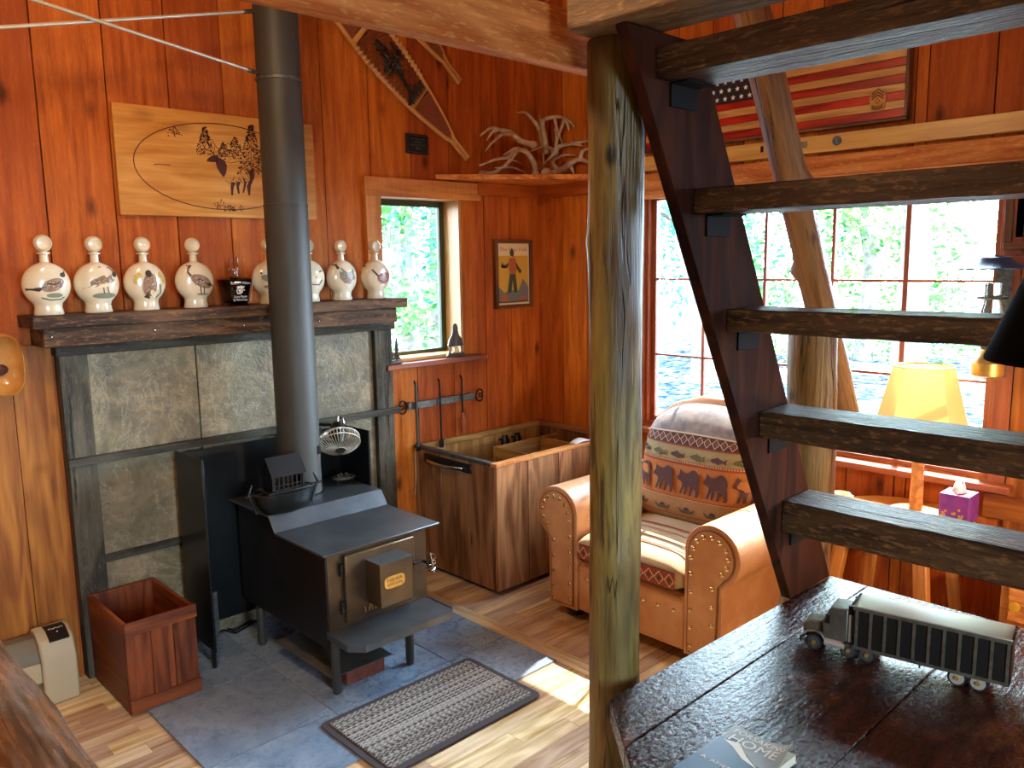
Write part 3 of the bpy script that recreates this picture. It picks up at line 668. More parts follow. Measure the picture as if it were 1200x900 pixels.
MZ = 1.566; MF = YA - .20
man = thing('mantel_shelf', 'rough brown barn-wood mantel shelf above the stone tile panels', 'shelf', (1.75, YA - .1, 1.44))
mb = MB(); mb.mm((.845, MF - .02, MZ - .048), (2.60, YA, MZ)); mb.build('shelf_board', 'mantel', man, bevel=.004)
mb = MB(); mb.mm((.885, MF + .015, MZ - .125), (2.555, MF + .055, MZ - .049)); mb.build('front_board', 'mantel', man, bevel=.004)
mb = MB(); mb.mm((.885, MF + .056, MZ - .125), (.915, YA, MZ - .049)); mb.build('end_block', 'mantel', man, bevel=.003)
for px, py in ((60, 395), (181, 387), (286, 381), (374, 376), (440, 371)):
    p = A(px, py, MF + .015); mb = MB(); mb.ball((p.x, MF + .014, min(max(p.z, MZ - .11), MZ - .06)), .006, n=8, m=5); mb.build('screw', 'chrome', man)

# ---- porcelain decanters
YBOT = YA - .105
def ellipse(cx, cy, rx, ry, rot=0, n=18):
    c, s_ = math.cos(rot), math.sin(rot)
    return [(cx + rx * math.cos(2 * PI * i / n) * c - ry * math.sin(2 * PI * i / n) * s_, cy + rx * math.cos(2 * PI * i / n) * s_ + ry * math.sin(2 * PI * i / n) * c) for i in range(n)]
BR, BT = .088, .047          # disc radius and half thickness
def decanter(x, scale, bird, label, i, turn=0):
    t = thing('decanter', label, 'decanter', (x, YBOT, MZ), 'porcelain game-bird decanters on the mantel')
    R = BR * scale; T = BT * scale; zc = MZ + .035 * scale + R * .93
    rz = M.Rotation(turn, 3, 'Z'); o = V((x, YBOT, 0))
    def P(p): return o + rz @ V(p)
    mb = MB(); prof = []
    # body: flattened round flask with a flared oblong foot
    n = 28; rows = []
    for k in range(0, 25):
        a = -PI / 2 + PI * k / 24; z = zc + R * math.sin(a); w = R * math.cos(a); rows.append((z, w, T * math.sqrt(max(0, math.cos(a)))))
    fz = MZ; foot = [(fz, R * .60, T * .82), (fz + .004, R * .62, T * .86), (fz + .030 * scale, R * .56, T * .76), (fz + .045 * scale, R * .60, T * .78)]
    rows = foot + [q for q in rows if q[0] > fz + .052 * scale and q[1] > .017 * scale]
    nz = rows[-1][0]; nk = .017 * scale
    rows += [(nz + .004, nk, nk), (nz + .034 * scale, nk * .92, nk * .92), (nz + .036 * scale, nk * 1.45, nk * 1.45), (nz + .041 * scale, nk * 1.45, nk * 1.45), (nz + .042 * scale, nk * .9, nk * .9)]
    vs = []; fs = []
    for z, w, d in rows:
        for j in range(n):
            a = 2 * PI * j / n; vs.append(P((w * math.cos(a), d * math.sin(a), z)))
    for r_ in range(len(rows) - 1):
        for j in range(n): fs.append((r_ * n + j, r_ * n + (j + 1) % n, (r_ + 1) * n + (j + 1) % n, (r_ + 1) * n + j))
    fs += [tuple(range(n - 1, -1, -1)), tuple((len(rows) - 1) * n + j for j in range(n))]
    mb.add(vs, fs); mb.build('bottle_body', 'white', t, smooth=50)
    # stopper: short plug and a flattened round knob with a dished face
    mb = MB(); sr = .035 * scale; sz = nz + .043 * scale + sr * .93; yq = M.Rotation(PI / 2, 3, 'X')
    pr = [(.0, -.020), (.55, -.020), (.85, -.015), (1.0, 0), (.9, .013), (.72, .020), (.62, .016), (.0, .014)]
    mb.lathe([(a * sr, b * scale) for a, b in pr], P((0, 0, sz)), 24, 0, rz @ yq)
    mb.lathe([(nk * .8, 0), (nk * .55, .010 * scale)], P((0, 0, nz + .040 * scale)), 14)
    mb.build('stopper', 'white', t, smooth=50)
    # glazed game bird painted on the front face
    def S(u, v):
        u *= 1.3 / (1 + .2 * abs(u)); v = v * 1.28 / (1 + .25 * abs(v)) + .02; w = R * u; z = zc + R * v; q = max(.02, 1 - v * v); dd = T * math.sqrt(math.sqrt(q)) * math.sqrt(max(.0, 1 - u * u / q)) + .0012
        return P((w, -dd, z))
    def fan(poly, mi, d=0):
        cx = sum(p[0] for p in poly) / len(poly); cy = sum(p[1] for p in poly) / len(poly); k = len(poly)
        for q0, q1 in ((0, .5), (.5, 1)):
            vs = []
            for p in poly:
                vs += [(lambda a: S(*a) + V((0, -d, 0)))((cx + (p[0] - cx) * q0, cy + (p[1] - cy) * q0)), (lambda a: S(*a) + V((0, -d, 0)))((cx + (p[0] - cx) * q1, cy + (p[1] - cy) * q1))]
            m_.add(vs, [(2 * i, 2 * i + 1, (2 * ((i + 1) % k)) + 1, 2 * ((i + 1) % k)) for i in range(k)], mi, None, .5)
    m_ = MB(); L = lambda pts, w, mi: m_.stroke(pts, w, lambda a, b: S(a, b) + V((0, -.0008, 0)), mi)
    if bird == 0:      # grouse, tail to the left
        fan(ellipse(.12, -.02, .42, .22, .35), 0); fan(ellipse(.5, .35, .12, .10), 1, .0005); fan([(-.82, -.12), (-.80, -.20), (-.35, -.25), (-.15, -.08), (-.4, -.1)], 1, .0005)
        fan([(.5, .42), (.62, .56), (.6, .4)], 1, .0005); L([(-.3, -.5), (0, -.62), (.35, -.6), (.5, -.5)], .05, 1); fan(ellipse(.15, -.42, .28, .1), 3); L([(-.1, .02), (.2, .0), (.4, .12)], .04, 1)
    elif bird == 1:    # quail leaning right
        fan([(-.65, -.2), (-.3, .12), (.1, .3), (.5, .3), (.62, .5), (.72, .3), (.55, .05), (.2, -.15), (-.1, -.12), (-.45, -.14)], 0); fan(ellipse(.62, .34, .12, .12), 1, .0005)
        L([(.62, .42), (.4, .66), (0, .7)], .05, 1); fan(ellipse(.15, -.08, .26, .08, .2), 4, .0006); fan(ellipse(.15, -.5, .45, .13), 3); L([(.1, -.15), (.12, -.4)], .04, 1); L([(.25, -.12), (.3, -.4)], .04, 1)
    elif bird == 2:    # partridge in yellow leaves
        for q in ((-.45, .2), (-.5, .05), (.6, .2), (.5, .3), (-.3, .3), (.68, .05)): fan(ellipse(q[0], q[1], .13, .09, q[0] * 3, 8), 2)
        fan(ellipse(.05, -.12, .28, .5, -.12), 0, .0004); fan(ellipse(.02, .36, .12, .16), 1, .0006); fan([(-.2, -.65), (.0, -.3), (.02, -.75)], 1, .0008); L([(.25, -.7), (.5, -.45), (.48, -.1)], .05, 1); fan(ellipse(.16, -.5, .1, .2, .4), 4, .0008)
    elif bird == 3:    # long-necked bird standing
        fan(ellipse(.15, -.02, .5, .25, -.45), 0); L([(-.3, .22), (-.42, .4), (-.35, .6), (-.25, .72), (-.4, .72)], .10, 1); L([(.2, -.2), (.22, -.55)], .05, 1); L([(.05, -.2), (.08, -.55)], .05, 1); fan(ellipse(.15, -.6, .25, .06), 3)
        fan([(.4, -.2), (.9, -.3), (.5, -.05)], 1, .0005); L([(-.1, .1), (.2, .0), (.45, -.2)], .05, 1)
    elif bird == 4:
        fan(ellipse(-.2, .0, .4, .16, -.3), 3); L([(-.6, .3), (-.2, .0), (.3, .0)], .07, 1); fan(ellipse(-.1, -.35, .4, .1), 0)
    elif bird == 5:
        fan(ellipse(.2, .05, .45, .14, .4), 4); L([(.1, .0), (.4, .3), (.7, .35)], .07, 1); L([(-.1, -.3), (.3, -.35), (.5, -.1)], .06, 1)
    elif bird == 6:    # wings raised
        fan([(-.35, .25), (-.55, .65), (-.5, .75), (-.25, .4), (.0, .2), (.5, .25), (.85, .6), (.8, .3), (.6, -.1), (.2, -.35), (-.1, -.3), (-.35, -.05)], 3); fan(ellipse(.1, -.05, .35, .2, .2), 0, .0005); fan([(-.45, .4), (-.6, .7), (-.4, .7), (-.3, .45)], 1, .0006); fan([(.6, .3), (.85, .65), (.85, .3)], 1, .0006)
    else:              # pheasant, russet, tail up left
        L([(-.75, .6), (-.4, .3), (-.1, .0)], .09, 1); fan(ellipse(.25, -.08, .42, .26, .1), 5); fan(ellipse(.62, .2, .14, .16), 5, .0006); L([(.55, .4), (.8, .4)], .06, 1); fan(ellipse(.2, -.1, .25, .12), 0, .0008); L([(.0, -.35), (.4, -.38)], .05, 1)
    if bird in (0, 1, 2, 3, 6, 7):
        cxb, cyb, rxb, ryb = {0: (.12, -.02, .34, .15), 1: (.15, .06, .36, .10), 2: (.05, -.12, .18, .36), 3: (.15, -.02, .36, .16), 6: (.12, -.05, .30, .12), 7: (.25, -.08, .32, .16)}[bird]
        for k in range(34):
            u_, v_ = cxb + rxb * random.uniform(-1, 1), cyb + ryb * random.uniform(-1, 1)
            fan([(u_ - .030, v_), (u_, v_ + .022), (u_ + .030, v_ + .004), (u_, v_ - .010)], 1 if k % 3 else 4, .0012)
    m_.build('painted_bird', ['birdbrown', 'birddark', 'birdyel', 'birdgrn', 'cream', 'birdred'], t, smooth=60)
labs = ['cream porcelain decanter painted with a brown grouse, leftmost on the mantel', 'cream porcelain decanter painted with a plumed quail, second from the left on the mantel',
        'cream porcelain decanter painted with a partridge among yellow leaves', 'cream porcelain decanter painted with a long-necked standing bird, left of the dark glass decanter',
        'cream porcelain decanter half hidden behind the left side of the stovepipe', 'cream porcelain decanter half hidden behind the right side of the stovepipe',
        'cream porcelain decanter painted with a bird raising its wings, second from the right', 'cream porcelain decanter painted with a russet pheasant at the right end of the mantel']
for i, (px, s_) in enumerate(((54, 1.0), (113, .99), (169.5, .985), (228, .98), (316, .98), (362, .98), (400.5, .97), (440, .97))):
    decanter(A(px, 330, YBOT).x, s_, i, labs[i], i, turn=(-.0 if i < 4 else 0))
# square glass decanter with dark spirit and white etching
gx = A(275, 330, YBOT).x
t = thing('glass_decanter', 'square dark amber glass decanter with white etched lettering on the mantel', 'decanter', (gx, YBOT, MZ))
rz = M.Rotation(-.06, 3, 'Z')
def GP(p): return V((gx, YBOT, MZ)) + rz @ V(p)
def sq(w, z, c=.14):
    k = w * (1 - c); return [GP(p) for p in ((-k, -w, z), (k, -w, z), (w, -k, z), (w, k, z), (k, w, z), (-k, w, z), (-w, k, z), (-w, -k, z))]
def loft(mb, rows, mi=0):
    n = len(rows[0]); vs = [p for r_ in rows for p in r_]
    fs = [(i * n + j, i * n + (j + 1) % n, (i + 1) * n + (j + 1) % n, (i + 1) * n + j) for i in range(len(rows) - 1) for j in range(n)] + [tuple(range(n - 1, -1, -1)), tuple((len(rows) - 1) * n + j for j in range(n))]
    mb.add(vs, fs, mi)
mb = MB(); loft(mb, [sq(.040, .014), sq(.039, .018), sq(.058, .112), sq(.056, .116)]); mb.build('spirit', 'amber', t)
mb = MB(); loft(mb, [sq(.048, 0), sq(.046, .004), sq(.041, .012), sq(.043, .016), sq(.0605, .113), sq(.060, .119), sq(.045, .127)])
mb.lathe([(.022, .127), (.0175, .131), (.0165, .158), (.022, .160), (.022, .166), (.015, .168)], (gx, YBOT, MZ), 16)
mb.build('glass_shell', 'clearglass', t)
mb = MB(); mb.lathe([(.012, .168), (.013, .172), (.021, .176), (.022, .212), (.019, .218), (0, .219)], (gx, YBOT, MZ), 8); mb.build('stopper', 'clearglass', t)
sl = math.atan2(.0175, .097)
Fm = M.Translation(GP((0, -.0530, .068))) @ rz.to_4x4() @ M.Rotation(PI / 2 + sl, 4, 'X')
mb = MB()
mb.text('Robert P Wilson', .017, Fm @ M.Translation((0, .036, .0085)), 0, width=.088); mb.text('Gunny Master', .015, Fm @ M.Translation((0, -.026, .0085)), 0, width=.062); mb.text('Sgt Marine Corps', .015, Fm @ M.Translation((0, -.040, .0085)), 0, width=.066)
fn = lambda u, v: Fm @ V((u, v, .0085))
mb.stroke(ellipse(-.004, .001, .013, .013), .004, fn, 0, True); mb.decal([(-.012, .004), (-.002, .010), (.004, .002), (-.004, -.006)], fn)
mb.decal([(-.020, .018), (-.008, .024), (-.002, .020), (.003, .027), (.008, .020), (.020, .023), (.014, .013), (.002, .012), (-.010, .013)], fn)
mb.stroke([(-.014, -.014), (.0, -.006), (.016, .008), (.020, .001)], .003, fn)
mb.stroke([(.0475, -.050), (.0575, .048)], .0014, fn)
mb.build('etched_lettering', 'led', t, smooth=0)

# ================================================================ things on the back wall
# elk plaque
t = thing('elk_plaque', 'pale pine board wood-burned with a bull elk and fir trees above the mantel', 'plaque', (1.73, YA - .02, 1.95))
ex0, ex1, ez0, ez1 = 1.262, 2.2, 1.966, 2.425; yf = YA - .030
mb = MB(); mb.mm((ex0, yf, ez0), (ex1, YA - .004, ez1), axis=0); mb.build('board', 'pine', t, bevel=.003)
fn = lambda u, v: V((ex0 + u, yf - .001, ez0 + v))      # u,v in metres
mb = MB()
def EP(px, py): p = A(px, py, yf); return (p.x - ex0, p.z - ez0)
oval = ellipse(.465, .225, .395, .19, 0, 48); mb.stroke(oval, .004, fn, 0, True)
body = [EP(*q) for q in ((262, 189), (270, 191), (282, 189), (292, 190), (297, 194), (299, 203), (296, 211), (290, 214), (284, 213), (276, 216), (268, 215), (264, 211))]
mb.stroke(body, .0024, fn, 0, False)
mb.decal([EP(*q) for q in ((242, 189), (243, 186), (249, 182), (254, 182), (257, 186), (253, 190), (247, 190))], fn)
mb.decal([EP(*q) for q in ((252, 188), (257, 185), (263, 188), (266, 194), (265, 203), (262, 208), (258, 203), (254, 196))], fn)
for a in (((271, 213), (270, 219), (271, 229), (273, 229), (274, 219), (276, 214)), ((277, 213), (277, 220), (279, 227), (281, 227), (280, 219), (282, 213)), ((291, 200), (293, 210), (289, 218), (291, 229), (293, 229), (294, 217), (298, 208), (297, 198)), ((284, 206), (286, 214), (284, 226), (286, 226), (289, 214))):
    mb.decal([EP(*q) for q in a], fn)
for k in range(40):
    x_, y_ = random.uniform(268, 296), random.uniform(208, 215); mb.decal([EP(x_, y_), EP(x_ + 1.3, y_ - .8), EP(x_ + 1.0, y_ + .8)], fn)
for a in (((255, 186), (248, 178), (243, 168), (244, 160)), ((248, 178), (240, 174), (236, 166)), ((250, 180), (252, 170), (248, 163)), ((258, 186), (262, 178), (270, 176), (276, 180)), ((262, 178), (263, 170), (268, 168)), ((245, 168), (238, 164))):
    mb.stroke([EP(*q) for q in a], .003, fn)
def fir(px, top, bot, w, n):
    for i in range(n):
        f = random.random(); y_ = top + (bot - top) * f; hw = w * (f + .1); x_ = px + random.uniform(-hw, hw); d = random.uniform(1.2, 3.2) * (1 if x_ > px else -1)
        mb.decal([EP(x_, y_), EP(x_ + d, y_ + random.uniform(.8, 2)), EP(x_ + d * .3, y_ + 2.2)], fn)
    mb.stroke([EP(px, top), EP(px, bot)], .003, fn)
fir(294, 146, 203, 14, 330); fir(240, 148, 180, 10, 150); fir(275, 160, 186, 10, 90); fir(262, 166, 184, 8, 50); fir(308, 170, 200, 10, 70); fir(203, 148, 158, 10, 24)
for i in range(60): 
    x_ = random.uniform(250, 285); y_ = random.uniform(170, 184); mb.decal([EP(x_, y_), EP(x_ + 1.2, y_ - 1), EP(x_ + 1.5, y_ + 1)], fn)
for i in range(70):
    x_ = random.uniform(250, 286); y_ = random.uniform(241, 248) - (8 * random.random() if x_ < 262 else 0); mb.decal([EP(x_, y_), EP(x_ + 1.6, y_ - 1.4), EP(x_ + 1.2, y_ + .8)], fn)
mb.stroke([EP(180, 193), EP(186, 192.3), EP(200, 193.5)], .003, fn)
mb.build('burned_drawing', 'burn', t, smooth=0)

# stovepipe and its stays
PY = 3.392; PX = A(348.5, 500, PY).x + .002; PR = .096
SZ = .672
pipe = thing('stovepipe', 'tall matte black stovepipe rising from the wood stove', 'stovepipe', (PX, PY, SZ))
mb = MB(); mb.lathe([(PR, SZ + .001), (PR, 2.0), (PR + .0015, 2.0), (PR + .0015, 2.012), (PR - .001, 2.013), (PR - .001, CEIL - .002)], (PX, PY, 0), 40); mb.build('pipe_section', 'pipe', pipe)
mb = MB(); mb.lathe([(PR + .002, 2.535), (PR + .004, 2.537), (PR + .004, 2.547), (PR + .002, 2.549)], (PX, PY, 0), 40); mb.build('clamp_band', 'greyiron', pipe)
mb = MB(); p = A(363, 530, PY - PR); mb.box((PX + .055, PY - .082, p.z), (.018, .012, .04)); mb.build('damper_tag', 'iron', pipe, bevel=.002)
r1a = A(299, 13, PY - .02); r2a = A(300, 85, PY)
for (a, b, lab, pc) in (((0, 32), r1a, 'thin pale metal stay rod running level from the stovepipe to the left', (297, 13)), ((40, 0), r2a, 'thin pale metal stay rod sloping down to the stovepipe clamp', (300, 85))):
    e = V((PX - PR - .006, PY - .0, A(*pc, PY).z)); s_ = A(*a, YA - .55); d = (s_ - e); s2 = e + d * 1.35
    t = thing('stay_rod', lab, 'rod', e, 'stovepipe stay rods'); mb = MB(); mb.tube([s2, e + d * .04], .0065, 10); mb.build('rod', 'tinlight', t)
    mb = MB(); mb.tube([e + d * .04, e], .009, 8); mb.ball(e + d * .045, .011, n=8, m=6); mb.build('rod_end', 'greyiron', t)

# snowshoes
def snowshoe(P0, dirv, L, Wd, label, yoff, full=True):
    """toe far along dirv, tail at P0 (world point on the wall), lying against the wall"""
    t = thing('snowshoe', label, 'snowshoe', P0, 'wooden snowshoes on the back wall')
    d = V(dirv).normalized(); n = V((0, -1, 0)); s_ = d.cross(n).normalized()
    def Q(u, v, k=0): return V(P0) + d * u + s_ * v + n * (yoff + k)
    def half(u):
        f = min(1, max(0, u / L)); return .011 + (Wd / 2 - .011) * max(0, math.sin(PI * min(1, max(0, (f - .10) / .90)) ** 1.05)) ** .75
    N = 40; us = [L * i / N for i in range(N + 1)]
    mb = MB(); lft = [Q(u, -half(u)) for u in us]; rgt = [Q(u, half(u)) for u in us]
    mb.tube(lft + rgt[::-1], .0125, 8, 0, True); mb.build('frame', 'snow', t)
    for f in (.315, .63):
        u = f * L; mb = MB(); mb.bar(Q(u, -half(u), .002), Q(u, half(u), .002), .028, .012, n); mb.build('crossbar', 'snow', t, bevel=.003)
    mb = MB()
    def lace(u0, u1, st, r):
        u = u0
        while u < u1:
            h = half(u) - .008; u2 = min(u + h * 1.2, u1); h2 = half(u2) - .008
            mb.tube([Q(u, -h, .001), Q(u2, h2, .001)], r, 3, 0, False); mb.tube([Q(u, h, .003), Q(u2, -h2, .003)], r, 3, 0, False)
            mb.tube([Q(u, -h, .005), Q(u, h, .005)], r, 3, 0, False); u += st
    lace(.13 * L, .305 * L, .017, .0085); lace(.65 * L, .95 * L, .017, .0085); lace(.33 * L, .62 * L, .026, .0024)
    mb.build('lacing', 'gut', t)
    if full:
        mb = MB()
        for sd in (-1, 1):
            for k in range(14):
                u = L * (.36 + .25 * k / 13); h = half(u); mb.tube([Q(u - .006, sd * (h - .014), .006), Q(u - .003, sd * h, .014), Q(u + .004, sd * (h + .014), .006)], .0055, 5, 0, True)
        mb.build('edge_wrapping', 'ropew', t)
        mb = MB()
        for k in range(7):
            u = L * (.325) ; v = -half(u) + .03 + k * (2 * half(u) - .06) / 6; mb.tube([Q(u - .01, v, .01), Q(u + .045, v + .01, .012)], .006, 5)
        for k in range(26):
            a = random.uniform(0, 6.28); c = Q(L * .49 + random.uniform(-.05, .06), random.uniform(-.03, .03), .015); c2 = c + d * random.uniform(-.09, .09) + s_ * random.uniform(-.06, .06)
            mb.tube([c, c.lerp(c2, .5) + n * .02, c2], .007, 5)
        u = .33 * L; mb.tube([Q(u, -half(u), .012), Q(u + .03, -half(u) + .05, .02), Q(L * .49, 0, .02)], .010, 6); mb.build('foot_binding', 'strap', t)
tip = A(546, 186, YA - .02); top_ = A(384, 15, YA - .02)
c1 = A(462, 95, YA - .02); 
up2 = A(428, 35, YA - .02)
dd = A(417, 24, YA - .02) - tip
snowshoe(tip, dd, dd.length * 1.5, .225, 'long pale wood snowshoe with dark binding hanging diagonally above the window', .012)
tip2 = A(537, 96, YA - .02); dd2 = A(498, 42, YA - .02) - tip2
snowshoe(tip2, dd2, dd.length * 1.5, .19, 'second snowshoe whose narrow tail pokes out below the ceiling joist', .012, full=False)

# small black plaque
p0 = A(474, 156, YA); p1 = A(500, 182, YA)
t = thing('small_plaque', 'small black engraved plaque on the wall above the small window', 'plaque', ((p0.x + p1.x) / 2, YA - .01, p1.z))
mb = MB(); mb.mm((p0.x, YA - .018, p1.z), (p1.x, YA - .004, p0.z)); mb.build('plaque_board', 'iron', t, bevel=.004)
mb = MB(); fn = lambda u, v: V((p0.x + u, YA - .0195, p1.z + v)); w_, h_ = p1.x - p0.x, p0.z - p1.z
mb.stroke([(.008, .008), (w_ - .008, .008), (w_ - .008, h_ - .008), (.008, h_ - .008)], .002, fn, 0, True)
Mx = frame((p0.x + w_ / 2, YA - .0195, p1.z + h_ / 2), (1, 0, 0), (0, 0, 1), (0, -1, 0))
for k, s_ in enumerate(('IN HONOR OF', 'FAITHFUL', 'SERVICE TO THE', 'CABIN')): mb.text(s_, .014, Mx @ M.Translation((0, .024 - .016 * k, 0)), 0)
mb.build('engraving', 'tin', t, smooth=0)

# framed print
fx0, fx1 = A(580, 320, YA - .02).x, A(623, 320, YA - .02).x; fz1 = A(600, 281, YA - .02).z; fz0 = A(600, 361, YA - .02).z
t = thing('framed_print', 'framed mustard-yellow print of a standing figure right of the small window', 'picture', ((fx0 + fx1) / 2, YA - .02, fz0))
b_ = .022; mb = MB(); yq = YA - .032
mb.mm((fx0, yq, fz0), (fx0 + b_, YA - .003, fz1)); mb.mm((fx1 - b_, yq, fz0), (fx1, YA - .003, fz1)); mb.mm((fx0 + b_, yq, fz1 - b_), (fx1 - b_, YA - .003, fz1)); mb.mm((fx0 + b_, yq, fz0), (fx1 - b_, YA - .003, fz0 + b_))
mb.build('picture_frame', 'frame', t, bevel=.003)
mb = MB(); mb.mm((fx0 + b_, YA - .018, fz0 + b_), (fx1 - b_, YA - .004, fz1 - b_)); mb.build('print_paper', 'cream', t, smooth=0)
pw, ph = fx1 - fx0 - 2 * b_, fz1 - fz0 - 2 * b_
fn = lambda u, v: V((fx0 + b_ + u * pw, YA - .0188, fz0 + b_ + v * ph)); fn2 = lambda u, v: fn(u, v) + V((0, -.0006, 0))
mb = MB(); mb.decal([(.03, .1), (.97, .1), (.97, .8), (.03, .8)], fn, 0)
mb.decal([(.03, .03), (.97, .03), (.97, .28), (.8, .42), (.62, .2), (.45, .24), (.2, .2), (.03, .3)], fn2, 1)
fn = fn2 if False else (lambda u, v: V((fx0 + b_ + u * pw, YA - .0204, fz0 + b_ + v * ph)))
mb.decal([(.40, .80), (.38, .86), (.45, .93), (.52, .86), (.50, .78)], fn, 2)      # head and hat
mb.decal([(.36, .76), (.56, .77), (.60, .6), (.56, .5), (.38, .5), (.34, .62)], fn, 3)
mb.decal([(.36, .70), (.30, .6), (.14, .60), (.14, .64), (.28, .66)], fn, 2); mb.decal([(.56, .72), (.66, .62), (.76, .55), (.70, .50), (.60, .58)], fn, 2)
mb.decal([(.38, .5), (.56, .5), (.62, .2), (.50, .2), (.47, .4), (.42, .2), (.30, .2)], fn, 2); mb.decal([(.10, .62), (.13, .70), (.17, .64), (.19, .7), (.21, .6)], fn, 2)
mb.decal([(.1, .06), (.35, .05), (.3, .14), (.2, .2), (.12, .14)], fn, 3); mb.decal([(.6, .05), (.9, .08), (.88, .13), (.7, .12)], fn, 3); mb.stroke([(.03, .05), (.4, .04), (.97, .06)], .02, fn, 2)
Mx = frame(fn(.5, .90) + V((0, 0, 0)), (1, 0, 0), (0, 0, 1), (0, -1, 0)); mb.text('The Four Folk', .03, Mx, 4, width=pw * .86)
mb.build('printed_picture', ['yellowposter', 'greyink', 'olive', 'redink', 'redink'], t, smooth=0)

# corner shelf and antlers
sz_ = 2.21; sh = [(A(505, 212, YA).x, YA - .002), (XB - .002, YA - .002), (XB - .002, B(700, 212, XB).y - .10)]
mb = MB(); mb.prism([(A(490, 212, YA).x + .12, YA - .003), (XB - .003, YA - .003), (XB - .003, 3.06), (XB - .30, 3.33)], .028, M.Translation((0, 0, sz_)))
cs = mb.build('corner_shelf', 'beam', bevel=.003); tag(cs, 'reddish wood corner shelf holding a pile of antlers', 'shelf')
mb = MB(); mb.mm((w1['x1'] + .11, YA - .03, sz_ - .075), (XB - .03, YA - .002, sz_ - .001), 0, .2); mb.mm((XB - .03, 3.08, sz_ - .075), (XB - .002, YA - .002, sz_ - .001), 0, .3)
tag(mb.build('shelf_cleat', 'wall', bevel=.002), 'narrow reddish wood cleat under the corner shelf', 'cleat')
SH = sz_ + .028
def AY(px, py, y):
    p = A(px, py, y)
    if p.x > XB - .05: p = B(px, py, XB - .05)
    p.z = max(p.z, SH + .012); return p
def antler(lab, beam, tines, yb, r=.019):
    P = [AY(px, py, yb + dy) for px, py, dy in beam]; t = MB()
    def sm(ps, k=4):
        out = []
        for i in range(len(ps) - 1):
            a, b, c, d = ps[max(i - 1, 0)], ps[i], ps[i + 1], ps[min(i + 2, len(ps) - 1)]
            for j in range(k):
                f = j / k; out.append(.5 * ((2 * b) + (c - a) * f + (2 * a - 5 * b + 4 * c - d) * f * f + (-a + 3 * b - 3 * c + d) * f ** 3))
        return out + [ps[-1]]
    q = sm(P); n = len(q); t.tube(q, [r * (1.05 - .8 * i / (n - 1)) for i in range(n)], 8); t.ball(q[0], r * 1.35, n=8, m=6)
    for tn in tines:
        tp = sm([AY(px, py, yb + dy) for px, py, dy in tn]); n = len(tp); t.tube(tp, [r * (.72 - .6 * i / (n - 1)) for i in range(n)], 7)
    lo = min(p.z for p in t.v); 
    o = t.build('antler', 'antler', smooth=60); tag(o, lab, 'antler', 'antlers piled on the corner shelf')
yb = YA - .22
antler('antler whose tines fan out to the upper left of the corner-shelf pile', [(625, 170, .02), (610, 165, .03), (598, 155, .04), (585, 152, .05), (575, 150, .05), (563, 159, .06)], [[(600, 157, .04), (588, 158, .0), (576, 168, -.02), (569, 177, -.03)], [(583, 152, .05), (577, 155, .06), (570, 165, .08)], [(580, 152, .05), (577, 150, .05)]], yb)
antler('low antler with two long white tines at the left of the corner-shelf pile', [(628, 204, .05), (626, 192, .04), (617, 178, .03), (606, 176, .02), (595, 184, .02), (580, 187, .02), (562, 194, .03)], [[(606, 176, .02), (597, 188, -.03), (588, 196, -.06), (580, 205, -.08)], [(616, 178, .03), (604, 174, .08), (590, 182, .12)]], yb - .06)
antler('upright antler bending over at the top of the corner-shelf pile', [(640, 176, .0), (638, 160, .0), (636, 145, .0), (640, 139, .0), (655, 137, .0), (667, 142, .0), (673, 149, .0)], [[(650, 138, .0), (654, 155, -.02), (659, 168, -.03)], [(662, 140, 0), (656, 155, .04), (652, 172, .05)], [(664, 142, 0), (667, 153, -.01)]], yb + .06)
antler('antler lying across the middle of the pile with its tip to the right', [(650, 178, .0), (655, 172, .0), (668, 169, .0), (690, 165, .02)], [[(652, 174, 0), (652, 160, .02), (650, 150, .03)], [(670, 168, 0), (683, 171, 0)], [(650, 178, 0), (640, 172, -.03), (622, 177, -.05)], [(650, 180, 0), (640, 190, .0), (628, 203, .0)]], yb + .02)
antler('thick pale antler curving along the right front of the corner-shelf pile', [(640, 205, .0), (652, 203, .0), (665, 194, .0), (678, 187, .0), (692, 191, .0), (705, 198, .0)], [[(668, 193, 0), (673, 204, -.03)], [(680, 187, 0), (683, 177, .03), (692, 174, .04)], [(655, 201, 0), (648, 190, .03), (660, 182, .05), (675, 182, .06)]], yb - .10, .024)
antler('thin dark antler at the back top of the corner-shelf pile', [(632, 150, .1), (625, 141, .1), (616, 132, .1), (606, 132, .1)], [[(630, 150, .1), (634, 140, .1), (632, 133, .08)], [(632, 150, .1), (636, 175, .08), (638, 204, .06)]], yb, .015)
antler('brown antler lying low at the back left of the corner-shelf pile', [(565, 204, .14), (578, 203, .14), (592, 196, .14), (606, 198, .14), (618, 204, .14)], [[(592, 196, .14), (600, 188, .15), (612, 192, .15)]], yb, .016)

